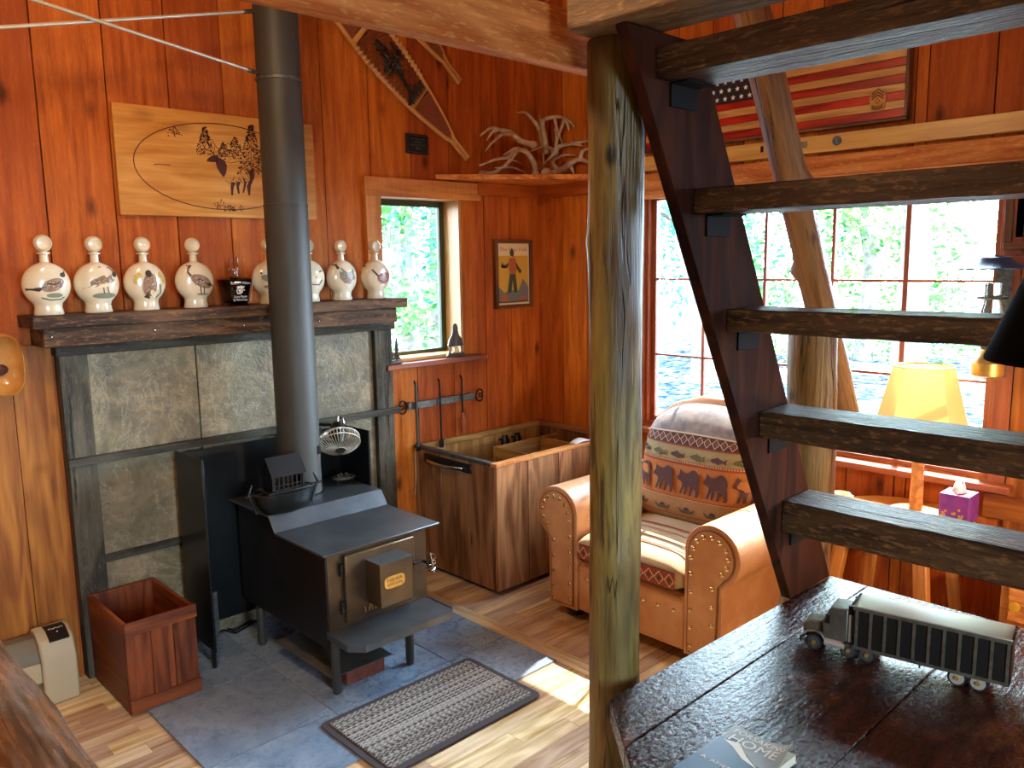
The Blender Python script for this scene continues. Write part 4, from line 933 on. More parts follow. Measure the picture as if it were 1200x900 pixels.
# iron tool rack and fire tools
yr = YA - .045; a_, b_ = A(470, 478, yr), A(552, 466, yr); b_.z = a_.z
t = thing('tool_rack', 'hammered iron bar with scrolled ends mounted below the small window', 'rack', ((a_.x + b_.x) / 2, YA - .03, a_.z))
mb = MB(); mb.mm((a_.x + .05, yr - .003, a_.z - .02), (b_.x + .03, yr + .003, a_.z + .02)); mb.mm((a_.x + .06, yr, a_.z - .018), (a_.x + .085, YA - .001, a_.z + .018)); mb.mm((b_.x, yr, a_.z - .018), (b_.x + .025, YA - .001, a_.z + .018)); mb.build('bar', 'greyiron', t, bevel=.002)
for sd, cx in ((-1, a_.x + .05), (1, b_.x + .03)):
    for ud in (-1, 1):
        mb = MB(); pts = []
        for k in range(15):
            a = k / 14 * 1.7 * PI; rr = .034 * (1 - .55 * k / 14); pts.append(V((cx + sd * (.012 + .030 - rr * math.cos(a) * .9), yr, a_.z + ud * (.008 + rr * math.sin(a)))))
        mb.tube([V((cx, yr, a_.z))] + pts, .005, 6); mb.build('scroll', 'iron', t)
for px, top, bot, lab, kind in ((487, 449, 524, 'brown iron fire tool hanging at the left of the iron rack', 0), (515, 446, 520, 'thin black iron rod hanging at the middle of the iron rack', 1), (541, 442, 505, 'short dark fire tool with a bulbous grip at the right of the rack', 2)):
    yt = yr - .016; pa, pb = A(px, top, yt), A(px, bot, yt); pb.x = pa.x + .004
    t = thing('fire_tool', lab, 'fire tool', pb, 'fire tools on the iron rack')
    mb = MB(); mb.tube([pa, pb], .0085 if kind == 0 else .006, 8); mb.build('shaft', 'iron' if kind else 'figure', t)
    mb = MB(); mb.tube([pa + V((0, 0, -.02)), pa, pa + V((0, .012, .012)), pa + V((0, .014, -.005))], .004, 6); mb.build('hook', 'iron', t)
    if kind == 2: mb = MB(); mb.lathe([(.004, .0), (.014, .008), (.014, .05), (.019, .075), (.012, .11), (.007, .13)], pb + V((0, 0, -.02)), 12); mb.build('grip', 'sash', t)
    else: mb = MB(); mb.box(pb + V((0, 0, -.0)), (.03, .006, .05)); mb.build('blade', 'iron', t, bevel=.002)

# sill figurines
zs = w1['z0'] - .001
t = thing('tree_figurine', 'small dark pine-tree figurine at the left end of the window sill', 'figurine', (A(459, 420, YA - .03).x, YA - .03, zs))
c = V((A(457, 420, YA - .03).x + .012, YA - .03, zs)); mb = MB(); mb.box(c + V((.01, 0, .009)), (.088, .045, .018)); mb.build('base', 'figure', t, bevel=.004)
mb = MB()
for dx, hh in ((-.014, .120), (.034, .142)):
    mb.tube([c + V((dx, 0, .01)), c + V((dx, 0, hh))], .004, 6)
    for k in range(5): zz = .025 + k * (hh - .03) / 5; w_ = .034 * (1 - k / 6) * (1 if dx < 0 else .7); mb.lathe([(w_, zz), (w_ * .35, zz + .026), (0, zz + .036)], c + V((dx, 0, 0)), 7)
mb.build('pine_trees', 'figure', t, smooth=20)
t = thing('lodge_figurine', 'dark bell-shaped figurine with a pale front at the right of the window sill', 'figurine', (A(533, 412, YA - .02).x, YA - .03, zs))
c = V((A(534, 412, YA - .03).x, YA - .03, zs)); mb = MB(); mb.lathe([(.070, 0), (.074, .008), (.056, .022), (.0, .026)], c, 16, sy=.40); mb.build('base', 'figure', t)
mb = MB(); mb.lathe([(.052, .062), (.056, .068), (.044, .105), (.026, .130), (.018, .155), (.020, .170), (.012, .190), (0, .196)], c, 16, sy=.5); mb.tube([c + V((-.045, 0, .012)), c + V((-.042, 0, .07))], .006, 6); mb.tube([c + V((.045, 0, .012)), c + V((.042, 0, .07))], .006, 6); mb.build('hood', 'figure', t)
mb = MB(); mb.box(c + V((0, -.003, .038)), (.034, .02, .034)); mb.build('pale_front', 'cream', t, bevel=.006)

# wooden bowl / dough tray hanging at the far left
p = A(2, 428, YA - .05)
t = thing('carved_bowl', 'varnished pale carved wooden bowl hung on the wall at the left edge of the photo', 'bowl', (p.x, YA - .04, p.z - .12))
mb = MB(); n = 28; rows = []
for rr, dd_ in ((1.0, .0), (.97, -.07), (.92, -.075), (.86, -.05), (.6, -.02), (.0, -.012)):
    rows.append([V((p.x + .075 * rr * math.copysign(abs(math.cos(a)) ** .7, math.cos(a)), YA - .006 + dd_, p.z + .125 * rr * math.copysign(abs(math.sin(a)) ** .7, math.sin(a)))) for a in [2 * PI * k / n for k in range(n)]])
vs = [q for r_ in rows for q in r_]; mb.add(vs, [(i * n + j, (i + 1) * n + j, (i + 1) * n + (j + 1) % n, i * n + (j + 1) % n) for i in range(5) for j in range(n)]); mb.build('bowl_body', 'hat', t, smooth=60)
mb = MB(); mb.ball((p.x - .01, YA - .03, p.z - .02), .03, n=10, m=6, sc=(1.2, .4, .8)); mb.build('dark_hollow', 'burn', t)
# ================================================================ STOVE
SX0, SX1, SF, SB = 1.632, 2.14, 2.80, 3.56
st = thing('wood_stove', 'black steel step-top wood stove standing on the slate hearth pad', 'stove', ((SX0 + SX1) / 2, 3.15, .007))
prof = [(SF, .19), (SB, .19), (SB, .662), (3.218, .662), (3.165, .595), (SF, .595)]
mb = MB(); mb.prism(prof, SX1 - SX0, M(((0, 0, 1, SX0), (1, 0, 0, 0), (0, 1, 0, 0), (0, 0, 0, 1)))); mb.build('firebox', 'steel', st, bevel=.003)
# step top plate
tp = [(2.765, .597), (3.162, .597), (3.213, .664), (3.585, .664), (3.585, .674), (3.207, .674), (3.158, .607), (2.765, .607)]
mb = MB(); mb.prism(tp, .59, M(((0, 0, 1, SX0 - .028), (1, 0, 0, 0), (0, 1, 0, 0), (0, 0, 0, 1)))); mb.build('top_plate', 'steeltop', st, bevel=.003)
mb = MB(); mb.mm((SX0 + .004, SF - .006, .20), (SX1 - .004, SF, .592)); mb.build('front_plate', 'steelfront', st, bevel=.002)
# door
dx0, dx1, dz0, dz1 = 1.705, 2.055, .288, .578
mb = MB(); mb.mm((dx0, SF - .030, dz0), (dx1, SF - .007, dz1)); d_ = mb.build('door', 'steelfront', st, bevel=.006)
bx0, bx1 = A(446, 690, 2.665).x, A(481, 680, 2.665).x + .012
bz0, bz1 = A(446, 714, 2.665).z, A(446, 663, 2.665).z
mb = MB(); mb.mm((bx0, 2.665, bz0), (bx1, SF - .031, bz1)); mb.build('draft_box', 'steelfront', st, bevel=.002)
mb = MB(); mb.mm((bx0 - .003, 2.662, bz1 - .001), (bx1 + .003, SF - .031, bz1 + .004)); mb.build('draft_box_lid', 'steeltop', st)
pl0 = A(451, 694, 2.663); pl1 = A(474, 669, 2.663)
mb = MB(); q = ellipse(0, 0, 1, 1, 0, 24)
w_, h_ = (pl1.x - pl0.x) / 2, .026; cxp, czp = (pl0.x + pl1.x) / 2, A(462, 681, 2.663).z
mb.prism([(math.copysign(abs(a) ** .5, a) * w_, math.copysign(abs(b) ** .5, b) * h_) for a, b in q], .003, frame((cxp, 2.6645, czp), (1, 0, 0), (0, 0, 1), (0, -1, 0)))
Mx = frame((cxp, 2.661, czp), (1, 0, 0), (0, 0, 1), (0, -1, 0)); mb.text('FISHER', .018, Mx @ M.Translation((0, .009, 0)), 1, width=w_ * 1.5); mb.text('BABY BEAR', .013, Mx @ M.Translation((0, -.009, 0)), 1, width=w_ * 1.5)
mb.build('maker_plate', ['brass', 'burn'], st, smooth=30)
for zz in (.36, .52):
    mb = MB(); mb.lathe([(.009, 0), (.009, .05)], (dx0 - .012, SF - .018, zz - .025), 12); mb.build('hinge', 'iron', st)
mb = MB(); hc = V((2.095, SF - .035, .455)); mb.tube([hc + V((-.05, .004, .0)), hc, hc + V((.0, -.03, 0))], .007, 8); mb.build('latch_bar', 'iron', st)
mb = MB(); pts = [hc + V((.018 + .014 * math.cos(a), -.035 - .0006 * i, -.05 + .0034 * i + .0 * math.sin(a))) + V((0, .014 * math.sin(a), 0)) for i, a in enumerate([k * .8 for k in range(28)])]
mb.tube(pts, .0028, 5); mb.tube([pts[0], pts[-1] + V((0, 0, .006)), hc + V((0, -.03, 0))], .004, 6); mb.build('spring_handle', 'chrome', st)
mb = MB(); cpts = [(1.99 + .05 * math.cos(a), SF - .008, .545 + .018 * math.sin(a)) for a in [PI * (.15 + .7 * k / 8) for k in range(9)]]; mb.tube(cpts, .003, 5); mb.build('arc_ornament', 'brass', st)
mb = MB()
for k in range(5):
    a = dx0 + .09 + k * .016; mb.tube([(a, SF - .031, .315), (a + .006 * (k % 2 * 2 - 1), SF - .033, .34 + .01 * (k % 3))], .003, 4)
mb.build('cast_ornament', 'brass', d_)
# ash lip with turned-up rim
lip = [(1.625, 2.797), (1.618, 2.64), (1.665, 2.585), (2.105, 2.585), (2.135, 2.62), (2.135, 2.797)]
mb = MB(); mb.prism(lip, .006, M.Translation((0, 0, .262)))
mb.tube([(a, b, .262) for a, b in lip], .001, 4)
for i in range(len(lip) - 1):
    a, b = lip[i], lip[i + 1]
    mb.bar((a[0], a[1], .258), (b[0], b[1], .258), .005, .028, (0, 0, 1))
mb.build('ash_lip', 'steeltop', st, smooth=20)
for lx, ly in ((SX0 + .012, 2.775), (SX1 - .132, 2.765), (SX0 + .005, 3.405), (SX1 - .05, 3.405)):
    mb = MB(); mb.lathe([(.010, .007), (.017, .012), (.017, .022), (.019, .03), (.019, .19 if ly > 3 else .258)], (lx + (.0 if lx < 1.9 else .0), ly, 0), 16); mb.build('leg', 'pipe', st)
# (front legs carry the lip's rear edge; a steel strap joins the right one to the firebox)
mb = MB(); mb.lathe([(PR + .010, .6745), (PR + .010, .690), (PR + .002, .694)], (PX, PY, 0), 32); mb.build('flue_collar', 'iron', st)
mb = MB(); mb.tube([(SX1, 2.86, .50), (SX1 + .022, 2.86, .50), (SX1 + .03, 2.86, .515), (SX1 + .022, 2.86, .53), (SX1 + .0, 2.86, .53)], .004, 6); mb.build('side_hook', 'iron', st)

# cast iron ark-shaped steamer
c = V((1.702, 3.236, .6745))
t = thing('ark_steamer', 'black cast-iron steamer shaped like a boat with a gabled cabin on the stove top', 'steamer', c)
HL, HW = .140, .072
def hull(k, z, ext=1.0):
    r_ = []
    for i in range(28):
        a = 2 * PI * i / 28; x_ = math.cos(a); r_.append(c + V((HL * k * ext * math.copysign(abs(x_) ** .85, x_), HW * k * math.sin(a), z)))
    return r_
mb = MB(); rows = [hull(.60, .0), hull(.72, .008), hull(.90, .04), hull(.95, .072), hull(1.03, .074), hull(1.04, .080), hull(.95, .082), hull(.93, .075)]
loft(mb, rows); mb.build('boat_hull', 'iron', t, smooth=40)
for sd in (-1, 1):
    mb = MB(); mb.tube([c + V((sd * HL * .93, 0, .01)), c + V((sd * HL * 1.03, 0, .05)), c + V((sd * HL * 1.15, 0, .085)), c + V((sd * HL * 1.02, 0, .120))], [.006, .007, .007, .004], 8); mb.build('stem_post', 'iron', t)
mb = MB(); mb.tube([c + V((sd_ * 1.0, 0, .079)) for sd_ in (-HL * 1.28, HL * 1.28)], .008, 8, sq=.5); mb.build('end_tab', 'iron', t)
mb = MB(); mb.box(c + V((0, 0, .084)), (.20, .12, .008)); mb.build('deck', 'iron', t, bevel=.002)
mb = MB()
cw, cd_ = .074, .040
mb.mm(c + V((-cw, -cd_, .088)), c + V((cw, cd_, .092)))
for x_ in (-cw, cw - .008): 
    mb.prism([(-cd_ - .004, .088), (cd_ + .004, .088), (cd_ + .004, .150), (0, .205), (-cd_ - .004, .150)], .008, M(((0, 0, 1, c.x + x_), (1, 0, 0, c.y), (0, 1, 0, c.z), (0, 0, 0, 1))))
for k in range(7): x_ = -cw + .012 + k * (2 * cw - .024) / 6; mb.mm(c + V((x_ - .003, -cd_, .09)), c + V((x_ + .003, -cd_ + .004, .150))); mb.mm(c + V((x_ - .003, cd_ - .004, .09)), c + V((x_ + .003, cd_, .150)))
mb.mm(c + V((-cw, -cd_ - .002, .104)), c + V((cw, -cd_ + .003, .108))); mb.mm(c + V((-cw, -cd_ - .002, .144)), c + V((cw, -cd_ + .003, .152)))
mb.build('cabin', 'iron', t)
mb = MB()
for sd in (-1, 1):
    mb.prism([(sd * (cd_ + .012), .140), (0, .203), (0, .210), (sd * (cd_ + .012), .147)], 2 * cw + .012, M(((0, 0, 1, c.x - cw - .006), (1, 0, 0, c.y), (0, 1, 0, c.z), (0, 0, 0, 1))))
mb.build('roof', 'iron', t)

t.scale = (1.04, 1.0, 1.18)
# trivet
c = Z(403, 566, .674)
t = thing('trivet', 'small black cast-iron trivet on three feet on the stove top', 'trivet', c)
mb = MB(); ring = [c + V((.055 * math.cos(a), .042 * math.sin(a), .030)) for a in [2 * PI * k / 20 for k in range(20)]]; mb.tube(ring, .006, 6, closed=True)
for k in range(3):
    a = 2 * PI * k / 3; mb.tube([c + V((.018 * math.cos(a) + .016 * math.cos(b), .014 * math.sin(a) + .014 * math.sin(b), .032)) for b in [2 * PI * j / 10 for j in range(10)]], .0045, 6, closed=True)
mb.tube([c + V((-.05, 0, .03)), c + V((.05, 0, .03))], .004, 6); mb.tube([c + V((0, -.04, .03)), c + V((0, .04, .03))], .004, 6)
mb.ball(c + V((.0, .02, .042)), .008, n=8, m=5); mb.ball(c + V((.022, .01, .042)), .008, n=8, m=5); mb.ball(c + V((-.02, .012, .040)), .008, n=8, m=5)
mb.build('scrolled_top', 'greyiron', t)
for a in (3.6, 5.4, 1.2):
    p = c + V((.052 * math.cos(a), .040 * math.sin(a), 0)); mb = MB(); mb.tube([p + V((0, 0, .030)), p + V((0, 0, .015)) + V((math.cos(a), math.sin(a), 0)) * .003, p + V((0, 0, .001))], [.006, .005, .006], 7); mb.build('leg', 'iron', t)

# heat shield
hx = 1.383; hr = 2.215
t = thing('heat_shield', 'black folded sheet-metal heat shield standing behind the wood stove', 'heat shield', ((hx + hr) / 2, 3.6, .007))
mb = MB(); mb.mm((hx + .004, 3.600, .10), (hr - .004, 3.604, .925)); mb.build('back_panel', 'panel', t, smooth=0)
for x_ in (hx, hr):
    mb = MB(); mb.mm((x_ - .002, 3.335, .085), (x_ + .002, 3.604, .94)); mb.mm((x_ - .005, 3.325, .085), (x_ + .005, 3.337, .94)); mb.build('side_panel', 'panel', t, bevel=.001)
    for y_ in (3.35, 3.59): mb = MB(); mb.mm((x_ - .008, y_ - .008, .007), (x_ + .008, y_ + .008, .10)); mb.build('leg', 'panel', t, bevel=.001)
mb = MB(); mb.mm((hx + .10, 3.585, .03), (hx + .135, 3.60, .25)); mb.build('bracket', 'greyiron', t, bevel=.002)
# power cord on the hearth
pts = [Z(*q, .012) for q in ((232, 752), (248, 748), (262, 738), (276, 742), (288, 735), (300, 728), (310, 722))]
mb = MB(); mb.tube([pts[0]] + [p + V((0, 0, .0)) for p in pts], .0045, 6); mb.tube([p + V((.01, .03, 0)) for p in pts[1:-1]], .0045, 6); mb.ball(Z(272, 731, .02), .015, n=8, m=6, sc=(1, .6, .7)); o = mb.build('power_cord', 'black'); tag(o, 'black power cord lying on the hearth behind the stove', 'cord')

# fan clipped on the heat shield
fc = A(398, 520, 3.36)
t = thing('clip_fan', 'small black wire-caged fan clipped behind the stovepipe', 'fan', fc)
ax = V((-.30, -.62, -.72)).normalized(); _, s1, s2 = basis(ax, (0, 0, 1)); R_ = .098
mb = MB()
for rr, dd_ in ((R_, 0), (R_ * .25, .035), (R_, -.03)):
    mb.tube([fc + ax * dd_ + s1 * rr * math.cos(a) + s2 * rr * math.sin(a) for a in [2 * PI * k / 28 for k in range(28)]], .0028, 5, closed=True)
for k in range(40):
    a = 2 * PI * k / 40; e = s1 * math.cos(a) + s2 * math.sin(a)
    mb.tube([fc + ax * .035 + e * R_ * .24, fc + ax * .024 + e * R_ * .7, fc + e * R_, fc - ax * .03 + e * R_, fc - ax * .055 + e * R_ * .5], .0019, 4, 0, False)
mb.build('wire_cage', 'tinlight', t)
mb = MB(); mb.tube([fc + ax * .034, fc + ax * .039], R_ * .25, 20); mb.build('badge', 'figure', t)
mb = MB(); mb.tube([fc - ax * .0, fc - ax * .05, fc - ax * .10, fc - ax * .12], [.015, .038, .034, .02], 16); mb.build('motor', 'black', t)
mb = MB()
for k in range(4):
    a = 2 * PI * k / 4; e = s1 * math.cos(a) + s2 * math.sin(a); e2 = ax.cross(e)
    mb.add([fc + e * .012 - e2 * .008 - ax * .01, fc + e * .078 - e2 * .018 - ax * .016, fc + e * .074 + e2 * .03 + ax * .004, fc + e * .012 + e2 * .008], [(0, 1, 2, 3)])
mb.build('fan_blade', 'black', t, solid=.002)
mb = MB(); e0 = fc - ax * .09; cl = V((A(388, 500, 3.45).x, 3.585, .93))
mb.tube([e0, e0 + V((-.01, .05, .01)), cl + V((0, -.02, .03)), cl + V((0, 0, .02))], .010, 8); mb.box(cl + V((0, .014, -.01)), (.04, .05, .05)); mb.build('clamp_arm', 'black', t, bevel=.002)
mb = MB(); mb.tube([e0 + V((0, 0, .03)), e0 + V((.012, .01, .055)), e0 + V((.03, .0, .045)), e0 + V((.03, -.01, .02))], .005, 8); mb.build('top_handle', 'chrome', t)

# metal sheet on bricks below the stove
za = .072; a_, b_, c_ = Z(322, 752, za), Z(387, 797, za), Z(481, 779, za)
mb = MB(); mb.mm((a_.x + .0, b_.y, za), (c_.x, a_.y, za + .004)); o = mb.build('metal_sheet', 'sheet', bevel=.001); tag(o, 'thin grey metal sheet propped on brick beneath the stove', 'metal sheet')
p, q = Z(407, 803, .01), Z(455, 787, .01)
mb = MB(); mb.mm((p.x, p.y, .0075), (q.x, p.y + .095, .0715)); mb.box(((p.x + q.x) / 2, p.y + .0, .04), (.001, .001, .001)); o = mb.build('brick', 'brick', bevel=.004); tag(o, 'reddish brick under the front edge of the metal sheet below the stove', 'brick', 'bricks below the stove')
mb = MB(); mb.mm((p.x, a_.y - .12, .0075), (q.x, a_.y - .02, .0715)); o = mb.build('brick', 'brick', bevel=.004); tag(o, 'reddish brick under the rear of the metal sheet below the stove', 'brick', 'bricks below the stove')

# mat
m0, m1, n0, n1 = 1.462, 2.222, 2.165, 2.620
t = thing('door_mat', 'ribbed grey mat with dark edging on the floor in front of the stove', 'mat', ((m0 + m1) / 2, (n0 + n1) / 2, .0075))
def rrect(x0, y0, x1, y1, r, k=5):
    o = []
    for cx, cy, a0 in ((x1 - r, y0 + r, -PI / 2), (x1 - r, y1 - r, 0), (x0 + r, y1 - r, PI / 2), (x0 + r, y0 + r, PI)):
        o += [(cx + r * math.cos(a0 + PI / 2 * i / k), cy + r * math.sin(a0 + PI / 2 * i / k)) for i in range(k + 1)]
    return o
mb = MB(); mb.prism(rrect(m0, n0, m1, n1, .03), .006, M.Translation((0, 0, .0075))); mb.build('rubber_base', 'matedge', t, bevel=.002)
mb = MB(); mb.prism(rrect(m0 + .03, n0 + .03, m1 - .03, n1 - .03, .012), .0055, M.Translation((0, 0, .0125)))
yy = n0 + .040
while yy < n1 - .035: mb.tube([(m0 + .033, yy, .0180), (m1 - .033, yy, .0180)], .0042, 5); yy += .0165
mb.build('pile', 'pile', t, smooth=60)

# crate
t = thing('wooden_crate', 'open red-brown wooden crate beside the fireplace surround on the left', 'crate', (1.12, 3.42, .008))
x0, x1, y0, y1, zt = .984, 1.262, 3.20, 3.645, .385; zb = .008
for (lo, hi, nm) in (((x0, y0 + .028, zb), (x0 + .016, y1 - .016, zt - .01), 'side_panel'), ((x1 - .016, y0 + .028, zb), (x1, y1 - .016, zt - .01), 'side_panel'), ((x0, y1 - .016, zb), (x1, y1, zt - .01), 'back_panel'), ((x0 + .016, y0 + .028, zb + .03), (x1 - .016, y1 - .016, zb + .045), 'bottom')):
    mb = MB(); mb.mm(lo, hi, axis=1 if nm == 'side_panel' else None); mb.build(nm, 'crate', t, bevel=.002)
mb = MB(); xm = [x0, x0 + .10, x0 + .185, x1]
for i in range(3): mb.mm((xm[i] + .001, y0 + .012, zb + .01), (xm[i + 1] - .001, y0 + .028, zt - .012), axis=2)
mb.build('front_panel', 'crate', t, bevel=.002)
mb = MB(); mb.mm((x0 - .002, y0, zt - .055), (x1 + .002, y0 + .012, zt)); mb.build('top_batten', 'crate', t, bevel=.002)
mb = MB(); mb.mm((x0 - .002, y0, zb), (x1 + .002, y0 + .012, zb + .055)); mb.build('bottom_batten', 'crate', t, bevel=.002)
mb = MB(); mb.mm((x0 + .095, y0 + .004, zb + .055), (x0 + .155, y0 + .012, zt - .055), axis=2); mb.build('middle_batten', 'crate', t, bevel=.001)

# heater
t = thing('space_heater', 'beige plastic space heater with a black control panel on the floor at left', 'heater', (.745, 3.50, 0))
hy0_, hy1_ = 3.545, 3.69; hp = [(hy0_ + .01, .075), (hy0_ + .005, .20), (hy0_ + .03, .250), (hy0_ + .06, .272), (hy1_ - .03, .272), (hy1_, .25), (hy1_, .06), (hy1_ - .02, .06)]
Y2 = lambda x_: M(((0, 0, 1, x_), (1, 0, 0, 0), (0, 1, 0, 0), (0, 0, 0, 1)))
mb = MB(); mb.prism(hp, .27, Y2(.495)); mb.build('grille_body', 'taupe', t, bevel=.006)
ep = [(hy0_ - .018, .0), (hy0_ - .020, .19), (hy0_ + .01, .265), (hy0_ + .06, .290), (hy1_ - .02, .290), (hy1_ + .01, .25), (hy1_ + .012, 0), (hy1_ - .03, 0), (hy1_ - .055, .055), (hy0_ + .05, .055), (hy0_ + .02, 0)]
for x_ in (.765, .375): mb = MB(); mb.prism(ep, .13, Y2(x_)); mb.build('end_housing', 'beige', t, bevel=.010, seg=3)
mb = MB(); mb.mm((.495, hy0_ - .004, .10), (.765, hy0_ + .006, .185)); mb.build('front_ledge', 'beige', t, bevel=.005)
mb = MB(); mb.prism([(hy0_ + .004, .256), (hy0_ + .004, .262), (hy0_ + .058, .2925), (hy0_ + .100, .2925), (hy0_ + .100, .288), (hy0_ + .06, .286)], .075, Y2(.803)); cp_ = mb.build('control_panel', 'black', t)
mb = MB()
for k in range(9): mb.box((.815 + .0062 * k, hy0_ + .05 + .004 * math.sin(k * 2), .2935), (.003, .003, .003))
mb.box((.842, hy0_ + .035, .2830), (.004, .004, .003)); mb.build('control_marks', 'led', cp_)

# live-edge table at bottom left
t = thing('live_edge_table', 'varnished live-edge slab table at the bottom left corner of the photo', 'table', (.15, 1.9, 0))
mb = MB(); zt = .75
def slab(u, v):
    y_ = .95 + 1.95 * v; w_ = .475 + .012 * mnoise.noise(V((0, y_ * 3, 1))) ; w0 = -.25
    pr_ = [(w0, zt - .07), (w0, zt), (w_ - .17, zt), (w_ - .13, zt + .004), (w_ - .095, zt - .008), (w_ - .05, zt - .020), (w_ - .018, zt - .034), (w_, zt - .055), (w_ - .01, zt - .075), (w_ - .06, zt - .085)]
    i = min(int(u * 9.999), 9); x_, z_ = pr_[i]; return V((x_ + .006 * mnoise.noise(V((x_ * 9, y_ * 6, 2))), y_, z_ + .006 * mnoise.noise(V((x_ * 14, y_ * 5, 7))) * (i > 2)))
nv = 60; vs = []; 
for j in range(nv + 1):
    for i in range(10): vs.append(slab((i + .5) / 10, j / nv))
fs = [(j * 10 + i, (j + 1) * 10 + i, (j + 1) * 10 + (i + 1) % 10, j * 10 + (i + 1) % 10) for j in range(nv) for i in range(10)] + [tuple(range(10)), tuple(nv * 10 + i for i in range(9, -1, -1))]
mb.add(vs, fs, 0, [V((p.y, p.x * 1.0, p.z)) for p in vs], .6); mb.build('slab_top', 'liveedge', t, smooth=60)
for lx, ly in ((-.1, 1.15), (.26, 1.15), (-.1, 2.7), (.26, 2.7)): mb = MB(); mb.tube([(lx, ly, 0), (lx, ly, .69)], [.05, .042], 14); mb.build('leg', 'log2', t)

# ================================================================ wood bin in the corner
x0, x1, y0, y1, zt, zb = 2.775, 3.805, 3.02, 3.705, .720, .03
t = thing('wood_bin', 'large open brown board wood bin in the corner under the framed print', 'bin', ((x0 + x1) / 2, (y0 + y1) / 2, 0))
mb = MB()
for a, b in zip([x0 + .0, 3.005, 3.245, 3.50], [3.005, 3.245, 3.50, x1]): mb.mm((a + .002, y0, zb), (b - .002, y0 + .02, zt - .02), 0, None, 2)
mb.build('front_panel', 'bin', t, bevel=.002)
mb = MB()
for a, b in zip([y0 + .021, 3.24, 3.47], [3.24, 3.47, y1]): mb.mm((x0, a + .002, zb), (x0 + .02, b - .002, zt - .02), 0, .15, 2)
mb.build('end_panel', 'bin', t, bevel=.002)
mb = MB(); mb.mm((x1 - .02, y0 + .021, zb), (x1, y1, zt - .02)); mb.build('end_panel', 'bin', t, bevel=.002)
mb = MB(); 
for a, b in zip(evenly(x0 + .021, x1 - .021, 5)[:-1], evenly(x0 + .021, x1 - .021, 5)[1:]): mb.mm((a + .001, y1 - .02, zb), (b - .001, y1, zt - .02), 0, None, 2)
mb.build('back_panel', 'binin', t, bevel=.002)
mb = MB(); mb.mm((x0 + .021, y0 + .021, zb + .02), (x1 - .021, y1 - .021, zb + .04)); mb.build('bottom', 'binin', t)
mb = MB(); mb.mm((x0 + .04, y0 + .0215, zt - .19), (x1 - .04, y0 + .034, zt - .03)); mb.mm((x0 + .0205, y0 + .04, zt - .19), (x0 + .034, y1 - .03, zt - .03)); mb.build('inner_lining', 'binin', t)
mb = MB(); mb.mm((x0 - .006, y0 - .006, zt - .02), (x1, y0 + .038, zt)); mb.build('rim', 'trim', t, bevel=.003)
mb = MB(); mb.mm((x0 - .006, y0 + .039, zt - .02), (x0 + .030, y1, zt)); mb.build('rim', 'greyiron', t, bevel=.003)
mb = MB(); mb.mm((x0 + .031, y1 - .03, zt - .035), (x1 - .035, y1, zt)); mb.build('rim', 'binin', t, bevel=.003)
mb = MB(); mb.mm((x1 - .034, y0 + .039, zt - .035), (x1, y1, zt)); mb.build('rim', 'bin', t, bevel=.003)
a_, b_, c_, d_ = Z(580, 524, zt - .05), Z(617, 531, zt - .05), Z(631, 511, zt - .05), Z(667, 518, zt - .05)
mb = MB(); yb_ = min(a_.y, y1 - .08); mb.mm((a_.x, y0 + .036, .35), (a_.x + .015, yb_, zt - .05), axis=1); mb.build('divider', 'binin', t, bevel=.002)
mb = MB(); mb.mm((a_.x, yb_ + .001, .35), (x1 - .08, yb_ + .016, zt - .05)); mb.build('divider', 'binin', t, bevel=.002)
mb = MB(); mb.mm((x1 - .24, y0 + .036, .35), (x1 - .225, yb_, zt - .05), axis=1); mb.build('divider', 'binin', t, bevel=.002)
# black lift handle on the end
mb = MB(); ya_, yb2 = B(499, 530, x0).y, B(553, 548, x0).y; zc_ = zt - .055
mb.mm((x0 - .012, yb2, zc_ - .030), (x0 - .0005, ya_, zc_ + .022)); hd = mb.build('handle', 'black', t, bevel=.004)
mb = MB(); yl = [ya_ - .04 - k * (ya_ - yb2 - .09) / 10 for k in range(11)]; mb.tube([(x0 - .018 - .030 * math.sin(PI * k / 10), yl[k], zc_ - .012) for k in range(11)], .010, 10); mb.build('grip', 'chrome', hd)
mb = MB(); pts = [B(487, 525 + 11 * k, x0 - .012) + V((0, .004 * math.sin(k * 1.7), 0)) for k in range(6)]; mb.tube(pts, .003, 6); o = mb.build('pull_cord', 'ropew'); tag(o, 'thin pale cord hanging down the left end of the wood bin', 'cord')
for px, py in ((592, 516), (606, 513)):
    p = A(px, py, y1 - .05); p.z = zt - .07
    mb = MB(); mb.tube([p + V((-.025, 0, -.16)), p + V((-.025, 0, -.02)), p + V((-.012, 0, .018)), p + V((.012, 0, .018)), p + V((.022, 0, -.01)), p + V((.022, 0, -.05))], .010, 8)
    mb.tube([p + V((-.025, .0, .0)), p + V((-.025, .026, .0))], .006, 6)
    o = mb.build('iron_hook', 'iron'); tag(o, 'black iron hook hanging inside the wood bin, %s one' % ('left' if px < 600 else 'right'), 'hook', 'hooks inside the wood bin')
p = Z(676, 517, zt); mb = MB(); mb.grid(lambda u, v: V((p.x - .07 + .14 * u, y0 - .0 + .05 * v, zt + .003 + .018 * math.sin(PI * u) * (.4 + .6 * v))), 8, 4); o = mb.build('folded_cloth', 'white2', solid=.003); tag(o, 'small white folded cloth on the front rim of the wood bin', 'cloth')
